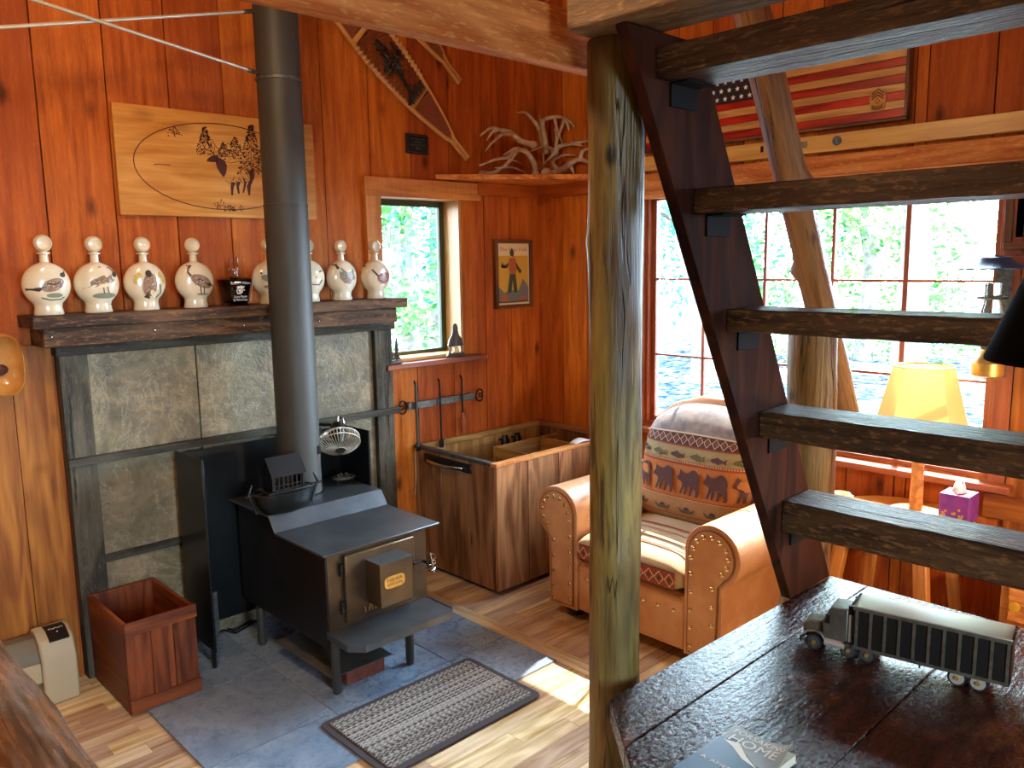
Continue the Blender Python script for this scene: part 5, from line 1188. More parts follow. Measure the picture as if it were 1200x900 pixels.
# ================================================================ ARMCHAIR (faces the stove, back to the big window)
CY = 2.205
ch = thing('armchair', 'tan leather armchair with bear-patterned cushions and brass nailheads by the window', 'armchair', (3.2, CY, 0))
CX0, CX1 = 2.82, 3.62
def armprof(sd, n=18):
    """outline in (y,z) of a rolled arm; sd = -1 near (right in the photo), +1 far"""
    yi = CY + sd * .305; pts = [(yi, .07), (yi, .52)]
    cyr, czr, r = CY + sd * .435, .535, .132
    for k in range(n + 1):
        a = PI - PI * 1.32 * k / n - .05
        pts.append((cyr - sd * r * math.cos(PI - a) * -1 if False else cyr + sd * r * math.cos(a), czr + r * math.sin(a)))
    pts += [(CY + sd * .49, .40), (CY + sd * .485, .07)]
    return pts
for sd in (-1, 1):
    pr_ = armprof(sd); mb = MB(); mb.prism(pr_, CX1 - CX0, M(((0, 0, 1, CX0), (1, 0, 0, 0), (0, 1, 0, 0), (0, 0, 0, 1))))
    arm = mb.build('arm', 'leather', ch, bevel=.02, seg=3, smooth=50)
    # scroll front panel
    inner = []; cx_ = sum(p[0] for p in pr_) / len(pr_); 
    pr2 = [(CY + sd * (.305 + .022), .09), (CY + sd * (.305 + .022), .52)]
    cyr, czr, r = CY + sd * .435, .535, .108
    for k in range(15): a = PI - PI * 1.28 * k / 14 - .08; pr2.append((cyr + sd * r * math.cos(a), czr + r * math.sin(a)))
    pr2 += [(CY + sd * .468, .41), (CY + sd * .462, .09)]
    mb = MB(); mb.prism(pr2, .014, M(((0, 0, 1, CX0 - .009), (1, 0, 0, 0), (0, 1, 0, 0), (0, 0, 0, 1)))); mb.build('scroll_panel', 'leather', ch, bevel=.008, seg=2)
    mb = MB(); mb.tube([V((CX0 - .004, a, b)) for a, b in pr2], .005, 6, closed=True); mb.build('piping', 'leatherdk', ch)
    nl = [(CY + sd * .342, z_) for z_ in (.12, .20, .28, .36, .44, .51)] + [(cyr + sd * .083 * math.cos(a), czr + .083 * math.sin(a)) for a in [PI * .93 - k * PI * 1.2 / 8 for k in range(9)]] + [(CY + sd * .445, z_) for z_ in (.40, .32, .24, .16, .10)]
    for a, b in nl:
        mb = MB(); mb.ball((CX0 - .011, a, b), .0115, n=10, m=6, sc=(.6, 1, 1)); mb.build('nailhead', 'nail', ch)
# box: seat deck, front apron, back
mb = MB(); mb.mm((CX0 + .02, CY - .31, .07), (3.42, CY + .31, .315)); mb.build('seat_deck', 'leather', ch, bevel=.02)
mb = MB(); mb.mm((CX0 + .004, CY - .303, .075), (CX0 + .03, CY + .303, .30)); mb.build('front_apron', 'leather', ch, bevel=.012)
for k in range(7):
    mb = MB(); mb.ball((CX0 + .003, CY - .25 + .083 * k, .245), .0105, n=10, m=6, sc=(.6, 1, 1)); mb.build('nailhead', 'nail', ch)
mb = MB(); pr_ = [(-.38, .07), (-.40, .60), (-.41, .80), (-.36, .93), (-.25, 1.01), (-.10, 1.055), (.10, 1.055), (.25, 1.01), (.36, .93), (.41, .80), (.40, .60), (.38, .07)]
mb.prism([(CY + a, b) for a, b in pr_], .17, M(((0, .12, 1, 3.44 - .04), (1, 0, 0, 0), (0, 1, 0, 0), (0, 0, 0, 1))))
mb.build('back_frame', 'leather', ch, bevel=.035, seg=4, smooth=60)
for lx in (CX0 + .10, 3.52):
    for sd in (-1, 1):
        mb = MB(); mb.lathe([(.022, 0), (.042, .010), (.048, .030), (.040, .052), (.028, .072)], (lx, CY + sd * .40, 0), 18); mb.build('foot', 'foot', ch)
# seat cushion
sc_ = MB(); sx0, sx1, sy, sz0, sz1 = 2.80, 3.40, .300, .318, .475
def seatP(u, v):       # closed pillow cross-section: u round the x-z section, v across y
    a = u * 2 * PI; e = .42; cx_, cz_ = (sx0 + sx1) / 2, (sz0 + sz1) / 2; w = 1 - abs(2 * v - 1) ** 9 * .55
    x_ = cx_ + (sx1 - sx0) / 2 * math.copysign(abs(math.cos(a)) ** e, math.cos(a)) * (1 - (1 - w) * .06); z_ = cz_ + (sz1 - sz0) / 2 * math.copysign(abs(math.sin(a)) ** e, math.sin(a)) * w
    z_ += .022 * math.sin(PI * v) * (math.sin(a) > .2) * math.sin(PI * min(1, max(0, (x_ - sx0) / (sx1 - sx0)))); return V((x_, CY + sy * (2 * v - 1), z_))
sc_.grid(seatP, 64, 24, 0, cu=True); n_ = 64
sc_.f += [tuple(range(n_ - 1, -1, -1)), tuple(24 * n_ + i for i in range(n_))]; sc_.m += [0, 0]
sm = sc_.build('seat_cushion', 'fab_seat', ch, smooth=60)
mb = MB(); fx_ = sx0 - .0035
def FP(u, v): 
    w = (v - (sz0 + sz1) / 2) / ((sz1 - sz0) / 2); s_ = abs(w) ** (1 / .42); return V(((sx0 + sx1) / 2 - (sx1 - sx0) / 2 * math.sqrt(max(0, 1 - s_ * s_)) ** .42 - .0035, CY - u, v))
b0, b1 = .350, .420
mb.grid(lambda u, v: FP(-.27 + .54 * u, b0 + (b1 - b0) * v), 12, 4, 0)
for k in range(10):
    c_ = -.243 + .054 * k
    mb.stroke([(c_ - .024, (b0 + b1) / 2), (c_, b1 - .006), (c_ + .024, (b0 + b1) / 2), (c_, b0 + .006)], .005, lambda u, v: FP(u, v) + V((-.0012, 0, 0)), 1, True)
    mb.decal([(c_ - .009, (b0 + b1) / 2), (c_, b0 + .022), (c_ + .009, (b0 + b1) / 2), (c_, b1 - .022)], lambda u, v: FP(u, v) + V((-.0012, 0, 0)), 2)
for z_ in (b0 - .004, b1 + .004): mb.stroke([(-.27 + .054 * k, z_) for k in range(11)], .006, lambda u, v: FP(u, v) + V((-.001, 0, 0)), 2)
mb.build('woven_band', ['fab_rust', 'fab_pale', 'fab_plum'], sm, smooth=60)
mb = MB()
for xx in (2.90, 2.96, 3.05, 3.11): mb.stroke([(-.26 + .052 * k, xx) for k in range(11)], .012 if xx in (2.90, 3.11) else .005, lambda u, v: V((v, CY - u, sz1 + .0225 * math.sin(PI * (u / .6 + .5)) * math.sin(PI * (v - sx0) / (sx1 - sx0)) + .003)), 0)
mb.build('woven_stripe', 'fab_rust', sm, smooth=60)
# back cushion with woven bands
bc = [(3.34, .455), (3.285, .475), (3.262, .52), (3.262, .60), (3.280, .70), (3.305, .80), (3.345, .90), (3.385, .965), (3.44, 1.01), (3.51, 1.03), (3.57, 1.01)]
arc = [0]
for i in range(1, len(bc)): arc.append(arc[-1] + math.hypot(bc[i][0] - bc[i - 1][0], bc[i][1] - bc[i - 1][1]))
AL = arc[-1]
def bprof(s_):
    s_ = max(0, min(AL, s_)); i = 0
    while i < len(bc) - 2 and s_ > arc[i + 1]: i += 1
    f = (s_ - arc[i]) / (arc[i + 1] - arc[i]); P0, P1, P2, P3 = bc[max(i - 1, 0)], bc[i], bc[i + 1], bc[min(i + 2, len(bc) - 1)]
    return [.5 * (2 * P1[k] + (P2[k] - P0[k]) * f + (2 * P0[k] - 5 * P1[k] + 4 * P2[k] - P3[k]) * f * f + (-P0[k] + 3 * P1[k] - 3 * P2[k] + P3[k]) * f ** 3) for k in (0, 1)]
BW = .345
def backP(u, s_, off=0):
    x_, z_ = bprof(s_); x2, z2 = bprof(s_ + .01); t_ = math.atan2(z2 - z_, x2 - x_); q = abs(u) / BW
    e = q ** 5; top = max(0, (s_ - .45) / .25); 
    x_ += .085 * e - .020 * (1 - q * q); z_ -= (.10 * q ** 2.4) * min(1, top); y_ = CY - u * (1 - .05 * e)
    return V((x_ - math.sin(t_) * off, y_, z_ + math.cos(t_) * off))
mb = MB()
def zs(z):          # arc position of a height on the front face
    for i in range(len(bc) - 1):
        if bc[i][1] <= z <= bc[i + 1][1]: return arc[i] + (arc[i + 1] - arc[i]) * (z - bc[i][1]) / (bc[i + 1][1] - bc[i][1])
bands = [(0, zs(.605), 'fab_sage2', 0), (zs(.605), zs(.765), 'o', 1), (zs(.765), zs(.845), 's', 2), (zs(.845), zs(.905), 'p', 3), (zs(.905), AL, 'g', 4)]
for a, b, _, mi in bands:
    mb.grid(lambda u, v: backP(-BW + 2 * BW * u, a + (b - a) * v), 30, max(3, int((b - a) / .02)), mi)
# closed rear of the pillow
mb.grid(lambda u, v: backP(-BW + 2 * BW * u, AL * v) + V((.06 if 0 < u < 1 else 0, 0, -.01 if 0 < u < 1 else 0)), 30, 10, 0)
bk = mb.build('back_cushion', ['fab_tan', 'fab_orange', 'fab_sage', 'fab_plum', 'fab_grey'], ch, smooth=70)
BEAR = [(-.15,.56),(-.14,.62),(-.08,.67),(-.04,.75),(-.03,.86),(.02,.90),(.05,.82),(.10,.86),(.14,.79),(.24,.78),(.34,.78),(.44,.82),(.56,.90),(.70,.92),(.83,.86),(.92,.74),(.96,.58),(.95,.42),(1.0,.26),(1.02,.10),(.98,.02),(.86,.02),(.88,.10),(.84,.24),(.76,.30),(.68,.16),(.66,.04),(.54,.02),(.55,.10),(.58,.28),(.55,.38),(.44,.36),(.42,.22),(.40,.06),(.28,.04),(.29,.12),(.30,.30),(.26,.30),(.22,.18),(.17,.05),(.06,.05),(.08,.13),(.13,.24),(.16,.36),(.14,.44),(.06,.47),(-.02,.50),(-.10,.51)]
FISH = [(0, .5), (.1, .7), (.3, .85), (.45, 1.0), (.52, .82), (.7, .7), (.82, .6), (1, .9), (.95, .5), (1, .1), (.82, .4), (.6, .25), (.5, .0), (.42, .2), (.2, .25), (.08, .35)]
CAN = [(0, .8), (.06, .4), (.2, .1), (.8, .1), (.94, .4), (1, .8), (.9, .6), (.75, .42), (.25, .42), (.1, .6)]
mb = MB(); fo = lambda off: (lambda u, v: backP(u, v, off))
s0 = zs(.615)
for k in range(5):
    ub = -.315 + .146 * k; mb.decal([(ub + x_ * .110, s0 + .006 + y_ * .138) for x_, y_ in BEAR], fo(.0085), 0)
for k in range(6): ub = -.325 + .112 * k; mb.decal([(ub + x_ * .085, zs(.785) + y_ * .038) for x_, y_ in FISH], fo(.006), 2 if k % 2 else 0)
for k in range(5): ub = -.30 + .14 * k; mb.decal([(ub + x_ * .095, zs(.535) + y_ * .04) for x_, y_ in CAN], fo(.006), 2); mb.decal([(ub + .03, zs(.553)), (ub + .065, zs(.553)), (ub + .058, zs(.567)), (ub + .036, zs(.567))], fo(.0065), 0)
for k in range(15):
    c_ = -.308 + .044 * k; m_ = zs(.875)
    mb.stroke([(c_ - .019, m_), (c_, m_ + .025), (c_ + .019, m_), (c_, m_ - .025)], .004, fo(.0035), 3, True); mb.decal([(c_ - .009, m_), (c_, m_ - .012), (c_ + .009, m_), (c_, m_ + .012)], fo(.0035), 4)
for z_, w_, mi in ((.607, .006, 4), (.603, .003, 3), (.765, .009, 4), (.772, .003, 3), (.845, .006, 4), (.905, .007, 3), (.52, .004, 4), (.500, .004, 2)):
    mb.stroke([(-.325 + .65 * k / 20, zs(z_)) for k in range(21)], w_, fo(.003), mi)
for k in range(50): c_ = -.32 + .013 * k; mb.decal([(c_, zs(.768)), (c_ + .005, zs(.768)), (c_ + .005, zs(.780)), (c_, zs(.780))], fo(.0036), 4); 
mb.build('woven_motif', ['fab_plum', 'fab_tan', 'fab_green', 'fab_pale', 'fab_rust'], bk, smooth=60)

# ================================================================ SIDE TABLE, LAMP, TISSUES, MUG
TC = V((3.50, 1.30, 0)); TZ = .66
t = thing('side_table', 'round wooden side table with splayed legs under the big window', 'table', TC)
mb = MB(); mb.lathe([(0, TZ - .028), (.285, TZ - .028), (.295, TZ - .02), (.295, TZ - .006), (.288, TZ), (0, TZ)], TC, 40); mb.build('tabletop', 'table', t)
mb = MB()
for s_, e_ in (((-.14, -.14), (.14, -.14)), ((.14, -.14), (.14, .14)), ((.14, .14), (-.14, .14)), ((-.14, .14), (-.14, -.14))): mb.bar(TC + V((*s_, TZ - .07)), TC + V((*e_, TZ - .07)), .02, .08)
mb.build('apron', 'table', t, bevel=.002)
for sx_, sy_ in ((-1, -1), (-1, 1), (1, -1), (1, 1)):
    a_, b_ = TC + V((sx_ * .15, sy_ * .15, TZ - .03)), TC + V((sx_ * .225, sy_ * .225, 0)); mb = MB(); x_, y_, z_ = basis(a_ - b_, (1, .2, 0)); mb.bar(b_, a_, .055, .045, (1, 0, 0)); mb.build('leg', 'table', t, bevel=.006)
LC = Z(1070, 604, TZ); LC.x = 3.56
t = thing('table_lamp', 'wooden table lamp with a cream tapered shade in front of the big window', 'lamp', LC)
mb = MB(); mb.lathe([(.108, 0), (.112, .006), (.106, .016), (.05, .024), (.0, .026)], LC, 32); mb.build('base', 'jamb', t)
mb = MB(); mb.lathe([(.026, .022), (.027, .05), (.024, .20), (.026, .34), (.012, .355), (.012, .40)], LC, 18); mb.build('pole', 'table', t)
mb = MB(); mb.tube([LC + V((0, 0, .40)), LC + V((0, 0, .44))], .014, 10); mb.build('socket', 'brass', t)
mb = MB(); mb.lathe([(.010, .44), (.028, .475), (.030, .50), (.018, .525), (0, .53)], LC, 16); mb.build('bulb', 'white2', t)
zb_, zt_ = A(1070, 500, LC.y).z, A(1080, 434, LC.y).z
zb_ = LC.z + .375; zt_ = LC.z + .635
def shring(r, z):
    th0 = math.atan2(-LC.y, -LC.x); return [LC + V((r * math.cos(th0 + a), r * math.sin(th0 + a), z - LC.z)) for a in (-.62, .62, PI / 2 - .25, PI / 2 + .25, PI - .62, PI + .62, -PI / 2 - .25, -PI / 2 + .25)]
mb = MB(); ra = shring(.185, zb_); rb = shring(.118, zt_); mb.add(ra + rb, [(i, (i + 1) % 8, 8 + (i + 1) % 8, 8 + i) for i in range(8)]); mb.build('lamp_shade', 'shade', t, smooth=0, solid=.002)
mb = MB(); mb.tube(rb, .003, 5, closed=True); mb.tube(ra, .003, 5, closed=True); mb.tube([rb[0], LC + V((0, 0, .50)) * 1, rb[4]], .002, 4); mb.build('shade_wire', 'yellowtin', t)
c = Z(1128, 612, TZ); c = V((min(c.x, 3.60), c.y, TZ)); c.x = 3.60; c.y = 1.095
t = thing('tissue_box', 'purple cube tissue box with a white tissue on the side table', 'tissue box', c)
mb = MB(); mb.mm(c + V((-.058, -.058, 0)), c + V((.058, .058, .118))); mb.build('carton', 'purple', t, bevel=.003)
mb = MB(); mb.lathe([(.034, .1185), (.038, .1192), (.0, .1195)], c, 20, sy=.7)
for k in range(14): q = V((-.0588, random.uniform(-.045, .05), random.uniform(.01, .06))); mb.ball(c + q, .006, n=6, m=4, sc=(.1, 1, 1))
mb.build('printed_trim', 'gold', t)
mb = MB(); 
for k in range(4):
    a = k * 1.6; mb.add([c + V((.045 * math.cos(a), .03 * math.sin(a), .118)), c + V((.045 * math.cos(a + 1.7), .03 * math.sin(a + 1.7), .118)), c + V((.022 * math.cos(a + 1), .02 * math.sin(a + 1), .150)), c + V((.008 * math.cos(a), .01 * math.sin(a), .182))], [(0, 1, 2), (0, 2, 3)])
mb.build('tissue', 'white2', t, solid=.001)
c = V((3.345, 1.475, TZ)); t = thing('white_mug', 'white mug on the side table beside the log post', 'mug', c)
mb = MB(); mb.lathe([(.030, 0), (.038, .006), (.040, .09), (.037, .095), (.034, .09), (.032, .012), (0, .010)], c, 24); mb.build('cup', 'white', t)
mb = MB(); mb.tube([c + V((.036, -.01, .075)), c + V((.062, -.02, .07)), c + V((.062, -.02, .035)), c + V((.037, -.01, .025))], .006, 8); mb.build('handle', 'white', t)

# ================================================================ LANTERN, DARK PICTURE, CHEST at far right
p = B(1166, 312, 3.66); lc = V((3.66, p.y, 0)); lz = p.z
t = thing('wall_lantern', 'metal oil wall lantern with a slate-blue reflector hood and clear chimney', 'lantern', (lc.x, lc.y, lz - .45))
mb = MB(); mb.lathe([(.128, lz - .012), (.130, lz - .006), (.07, lz + .018), (.055, lz + .035), (.0, lz + .045)], lc, 30); mb.build('reflector_hood', 'blue', t, solid=.001)
mb = MB(); mb.lathe([(.030, lz - .33), (.046, lz - .28), (.044, lz - .20), (.031, lz - .14), (.030, lz - .065)], lc, 24); mb.build('glass_chimney', 'clearglass', t)
mb = MB(); mb.tube([lc + V((.052 * math.cos(a), .052 * math.sin(a), lz - .125)) for a in [2 * PI * k / 20 for k in range(20)]], .006, 6, closed=True); mb.build('chimney_ring', 'greyiron', t)
mb = MB(); mb.lathe([(.03, lz - .45), (.058, lz - .435), (.060, lz - .385), (.035, lz - .36), (.028, lz - .33)], lc, 24); mb.build('oil_font', 'brass', t)
mb = MB(); mb.mm((XB - .020, lc.y - .03, lz - .46), (XB - .001 - .018, lc.y + .03, lz - .0)); mb.mm((lc.x + .03, lc.y - .012, lz - .455), (XB - .02, lc.y + .012, lz - .445)); mb.mm((lc.x + .05, lc.y - .008, lz + .0), (XB - .02, lc.y + .008, lz + .010)); mb.tube([lc + V((.05, 0, lz - .125)), V((XB - .02, lc.y, lz - .125))], .005, 6); mb.build('wall_bracket', 'greyiron', t)
y_a, z_b = B(1175, 293, XB - .02).y, B(1180, 293, XB - .02).z
t = thing('dark_picture', 'dark picture in a wooden frame at the right edge of the photo', 'picture', (XB - .02, y_a - .16, z_b))
mb = MB(); lo, hi = (y_a - .34, z_b), (y_a, z_b + .34); f_ = .03; xx0, xx1 = XB - .028, XB - .002
mb.mm((xx0, lo[0], lo[1]), (xx1, hi[0], lo[1] + f_)); mb.mm((xx0, lo[0], hi[1] - f_), (xx1, hi[0], hi[1])); mb.mm((xx0, lo[0], lo[1] + f_), (xx1, lo[0] + f_, hi[1] - f_)); mb.mm((xx0, hi[0] - f_, lo[1] + f_), (xx1, hi[0], hi[1] - f_)); mb.build('picture_frame', 'frame', t, bevel=.003)
mb = MB(); mb.mm((xx0 + .012, lo[0] + f_, lo[1] + f_), (xx1 - .002, hi[0] - f_, hi[1] - f_)); mb.mm((xx0 + .010, hi[0] - f_ - .07, lo[1] + f_ + .02), (xx0 + .0119, hi[0] - f_ - .012, hi[1] - f_)); mb.build('picture_panel', 'darkpanel', t)
# wooden shelf block under the picture
a_ = B(1186, 306, 3.72); mb = MB(); mb.mm((3.70, a_.y - .35, a_.z - .02), (XB - .001, a_.y + .012, a_.z + .02)); mb.mm((3.74, a_.y - .33, a_.z + .02), (XB - .001, a_.y, a_.z + .032)); o = mb.build('wall_shelf', 'sash', bevel=.003); tag(o, 'short reddish wooden wall shelf beside the lantern at the right edge', 'shelf')
cx0 = 3.47; cy1 = B(1171, 700, cx0).y
t = thing('drawer_chest', 'small orange-brown wooden chest of drawers with brass pulls at the right edge', 'chest', (3.63, cy1 - .25, 0))
mb = MB(); mb.mm((cx0 + .012, cy1 - .5, .0), (XB - .03, cy1, .50)); mb.mm((cx0 - .005, cy1 - .515, .50), (XB - .028, cy1 + .015, .525)); mb.build('carcass', 'table', t, bevel=.003)
for k in range(3):
    mb = MB(); mb.mm((cx0 - .002, cy1 - .475, .03 + k * .155), (cx0 + .011, cy1 - .03, .17 + k * .155)); dr = mb.build('drawer', 'beam', t, bevel=.004)
    for yy in (cy1 - .06, cy1 - .30): mb = MB(); mb.lathe([(.010, 0), (.008, .010), (.020, .024), (.018, .032), (0, .034)], (cx0 - .002, yy, .10 + k * .155), 14, mat=M.Rotation(-PI / 2, 3, 'Y')); mb.build('pull', 'yellowtin', dr)

# ================================================================ FLAG PLAQUE and long board
xf = XB - .03
fy0, fy1 = B(1064, 140, xf).y, B(832, 165, xf).y + .42; fz0 = B(1000, 158, xf).z; fz0 = B(1000, 148, xf).z; fz1 = fz0 + .42
t = thing('flag_plaque', 'wooden flag plaque with charred red and tan stripes above the big window', 'plaque', (xf, (fy0 + fy1) / 2, fz0))
sn = 11; fsx = B(884, 104, xf).y; hh = (fz1 - fz0 - .03) / sn
for k in range(sn):
    mb = MB(); red = (k % 2 == 0); zA_ = fz0 + .015 + hh * k; y_r = fy1 - .015 if k < 5 else fsx - .001
    mb.mm((xf - .004, fy0 + .016, zA_ + .0008), (XB - .004, y_r, zA_ + hh - .0008)); mb.build('stripe', 'flagred' if red else 'flagboard', t, bevel=.001)
mb = MB(); mb.mm((xf - .004, fsx, fz0 + .016 + hh * 5), (XB - .004, fy1 - .015, fz1 - .015)); cn = mb.build('star_field', 'navy', t)
mb = MB()
for r_ in range(5):
    for c_ in range(9):
        yy, zz = fsx + .022 + .046 * c_ + (.023 if r_ % 2 else 0), fz0 + .016 + hh * 5 + .020 + .040 * r_
        if yy > fy1 - .03: continue
        pts = [(math.cos(PI / 2 + PI * j / 5) * (.014 if j % 2 == 0 else .0058), math.sin(PI / 2 + PI * j / 5) * (.014 if j % 2 == 0 else .0058)) for j in range(10)]
        mb.decal([(yy + a, zz + b) for a, b in pts], lambda u, v: V((xf - .0052, 2 * yy - u, v)))
mb.build('star', 'led', cn, smooth=0)
mb = MB(); g_ = .016
for lo, hi in (((fy0, fz0), (fy1, fz0 + .014)), ((fy0, fz1 - .014), (fy1, fz1)), ((fy0, fz0 + .014), (fy0 + .014, fz1 - .014)), ((fy1 - .014, fz0 + .014), (fy1, fz1 - .014))): mb.mm((xf - .016, lo[0], lo[1]), (XB - .002, hi[0], hi[1]))
mb.build('plaque_frame', 'frame', t, bevel=.003)
pc = B(1029, 117, xf - .006)
mb = MB(); Mx = frame(pc, (0, -1, 0), (0, 0, 1), (-1, 0, 0))
mb.prism([(-.030, -.045), (.030, -.045), (.036, .015), (0, .056), (-.036, .015)], .008, Mx @ M.Translation((0, 0, -.003)))
fn = lambda u, v: Mx @ V((u, v, .006))
for k in range(3): mb.stroke([(-.026, .002 + .012 * k), (0, .020 + .012 * k), (.026, .002 + .012 * k)], .005, fn, 1)
for k in range(3): mb.stroke([(-.024, -.020 - .007 * k), (-.012, -.030 - .006 * k), (.012, -.030 - .006 * k), (.024, -.020 - .007 * k)], .003, fn, 1)
mb.stroke([(0, .006), (-.009, -.006), (0, -.018), (.009, -.006)], .003, fn, 1, True)
mb.build('rank_insignia', ['pine', 'burn'], t, smooth=20)
lx_ = XB - .045; lz1, lz0 = B(1000, 153.6, lx_).z, B(1000, 174, lx_).z
t = thing('wooden_board', 'long yellow wooden board with a round blue medallion above the big window', 'board', (XB - .02, 1.8, lz0))
mb = MB(); mb.mm((lx_, .45, lz0), (XB - .004, 2.98, lz1)); mb.build('plank', 'ledger', t, bevel=.003)
mc = B(981, 165, lx_ - .002); Mx = frame(mc, (0, -1, 0), (0, 0, 1), (-1, 0, 0))
mb = MB(); mb.prism(ellipse(0, 0, .021, .021, 0, 24), .005, Mx); mb.build('medallion_rim', 'greyiron', t)
mb = MB(); mb.prism(ellipse(0, 0, .017, .017, 0, 24), .002, Mx @ M.Translation((0, 0, .005))); mb.decal([(-.008, -.012), (-.002, .0), (-.008, .008), (.006, .012), (.004, .002), (.009, -.012)], lambda u, v: Mx @ V((u, v, .0076)), 1); mb.build('medallion', ['blue', 'tin'], t)
for px_ in (893, 939): 
    mc = B(px_, 175 if px_ == 893 else 170, lx_ - .001)
    mb = MB(); mb.mm((lx_ - .003, mc.y - .022 * (px_ > 900) - .008, mc.z - .015), (lx_ - .0002, mc.y + .022 * (px_ > 900) + .008, mc.z + .015)); mb.build('metal_tag', 'tin' if px_ > 900 else 'iron', t, bevel=.002)
# ================================================================ LOFT TIMBERS, LADDER, POSTS
YSR = 1.15                                             # near face of the far stringer
mb = MB(); mb.mm((1.43, -.6, 2.252), (1.60, 1.30, 2.44), axis=1); o = mb.build('loft_header', 'beamgrey', bevel=.006); tag(o, 'weathered grey header beam resting on the log post at the top of the ladder', 'beam')
mb = MB(); mb.mm((XL, 1.375, 2.205), (1.76, 1.42, 2.335), axis=0); o = mb.build('loft_joist', 'beam', bevel=.004); tag(o, 'orange rough-sawn joist crossing in front of the snowshoes', 'beam')
mb = MB(); mb.mm((XL, YSR - .9, 2.445), (3.2, 1.1, 2.47)); 
def logpost(name, pts, r, label, mat='log', n=20, seedk=0, flare=0, knots=()):
    m_ = MB(); a, b = V(pts[0]), V(pts[-1]); N = 60; L = (b - a).length; x_, y_, z_ = basis(b - a, (0, 1, .01)); off = V((random.uniform(0, 30),) * 3); vs = []; gc = []
    for i in range(N + 1):
        f = i / N; f3 = f * (len(pts) - 1); k = min(int(f3), len(pts) - 2); c = V(pts[k]).lerp(V(pts[k + 1]), f3 - k)
        for j in range(n):
            t_ = 2 * PI * j / n; rr = r * (1 + flare * (f - .5)) * (1 + .07 * mnoise.noise(V((math.cos(t_) * 1.2, math.sin(t_) * 1.2, f * L * 2.4 + seedk))) + .025 * mnoise.noise(V((math.cos(t_) * 4, math.sin(t_) * 4, f * L * 9 + seedk))))
            for (kf, kt, kh) in knots:
                d2 = ((f - kf) * L / .03) ** 2 + (((t_ - kt + PI) % (2 * PI) - PI) / .45) ** 2; rr += kh * math.exp(-d2)
            vs.append(c + y_ * (rr * math.cos(t_)) + z_ * (rr * math.sin(t_))); gc.append(V((f * L, rr * math.cos(t_), rr * math.sin(t_))) + off)
    fs = [(i * n + j, i * n + (j + 1) % n, (i + 1) * n + (j + 1) % n, (i + 1) * n + j) for i in range(N) for j in range(n)] + [tuple(range(n - 1, -1, -1)), tuple(N * n + j for j in range(n))]
    m_.add(vs, fs, 0, gc, .5); o = m_.build(name, mat, smooth=60); return tag(o, label, 'log post')
logpost('log_post', [(1.575, 1.275, 0), (1.585, 1.28, 1.1), (1.572, 1.272, 2.251)], .066, 'thick peeled greenish log post in front of the armchair holding up the header beam', n=36, knots=[(.8, 2.0, .006), (.45, 4, .006)])
np_ = B(951, 540, 2.70)
logpost('newel_post', [(2.72, 1.322, 0), (2.72, 1.318, .8), (2.715, 1.322, B(935, 378, 2.66).z)], .084, 'short thick log newel post standing behind the lower ladder treads', 'log3', n=32, seedk=9)
rt, rb = A(878, 0, 1.37), A(975, 420, 1.37); rd = (rb - rt)
ra_, rb_ = rt - rd * .45, rt + rd * 1.20
o = logpost('log_rail', [ra_, ra_.lerp(rb_, .5), rb_], .0535, 'slender slanting knotty log rail rising behind the ladder to the loft', 'log2', n=24, seedk=4, knots=[(.55, 4.6, .022), (.70, 1.3, .026), (.35, 1.5, .014)])
o['category'] = 'log rail'
# ladder
lad = thing('loft_ladder', 'steep dark wooden loft ladder with thick rough treads standing on the platform', 'ladder', (2.0, .7, .70))
def stringer(y0, y1, nm='stringer'):
    P = [(1.43, 2.25), (1.527, 2.019), (1.793, 1.541), (2.272, .712), (2.29, .7005), (2.530, .7005), (2.05, 1.626), (1.791, 2.103), (1.715, 2.25)]
    P = [(1.455, 2.25), (2.285, .7005), (2.548, .7005), (1.735, 2.25)]
    m_ = MB(); m_.prism(P, y1 - y0, M(((1, 0, 0, 0), (0, 0, 1, y0), (0, 1, 0, 0), (0, 0, 0, 1))), axis=1); return m_.build(nm, 'string', lad, bevel=.004)
stringer(YSR, YSR + .032); stringer(.255, .30)
tz = [2.147, 1.857, 1.561, 1.25, .938]; txx = [1.558, 1.714, 1.874, 2.055, 2.205]; tdn = [.066, .058, .058, .075, .098]
for k in range(5):
    m_ = MB(); L_ = YSR - .302; ns = 40; vs = []; gc = []
    off = V((k * 7.3, 3, 1)); x0_, z0_ = txx[k], tz[k]; x1_, z1_ = x0_ + .165, z0_ + tdn[k]
    sec = [(x0_, z0_), (x0_, (z0_ + z1_) / 2), (x0_, z1_), (x0_ + .055, z1_), (x0_ + .11, z1_), (x1_, z1_), (x1_, z0_), (x0_ + .11, z0_), (x0_ + .055, z0_)]
    for i in range(ns + 1):
        y_ = YSR - .001 - L_ * i / ns
        for (a, b) in sec:
            q = mnoise.noise(V((a * 30, y_ * 14, b * 30 + k))) * .0022; vs.append(V((a + q, y_, b + q * .8))); gc.append(V((y_, a, b)) + off)
    n = len(sec); fs = [(i * n + j, (i + 1) * n + j, (i + 1) * n + (j + 1) % n, i * n + (j + 1) % n) for i in range(ns) for j in range(n)] + [tuple(range(n)), tuple(ns * n + j for j in range(n - 1, -1, -1))]
    m_.add(vs, fs, 0, gc, random.random()); m_.build('tread', 'tread', lad, bevel=.003, smooth=40)
    m_ = MB(); bx = x0_ + .055; m_.mm((bx, YSR - .05, z0_ - .005), (bx + .105, YSR - .001, z0_ - .0005)); m_.mm((bx, YSR - .006, z0_ - .055), (bx + .105, YSR - .0005, z0_ - .004)); m_.build('steel_bracket', 'blacksteel', lad, bevel=.001)
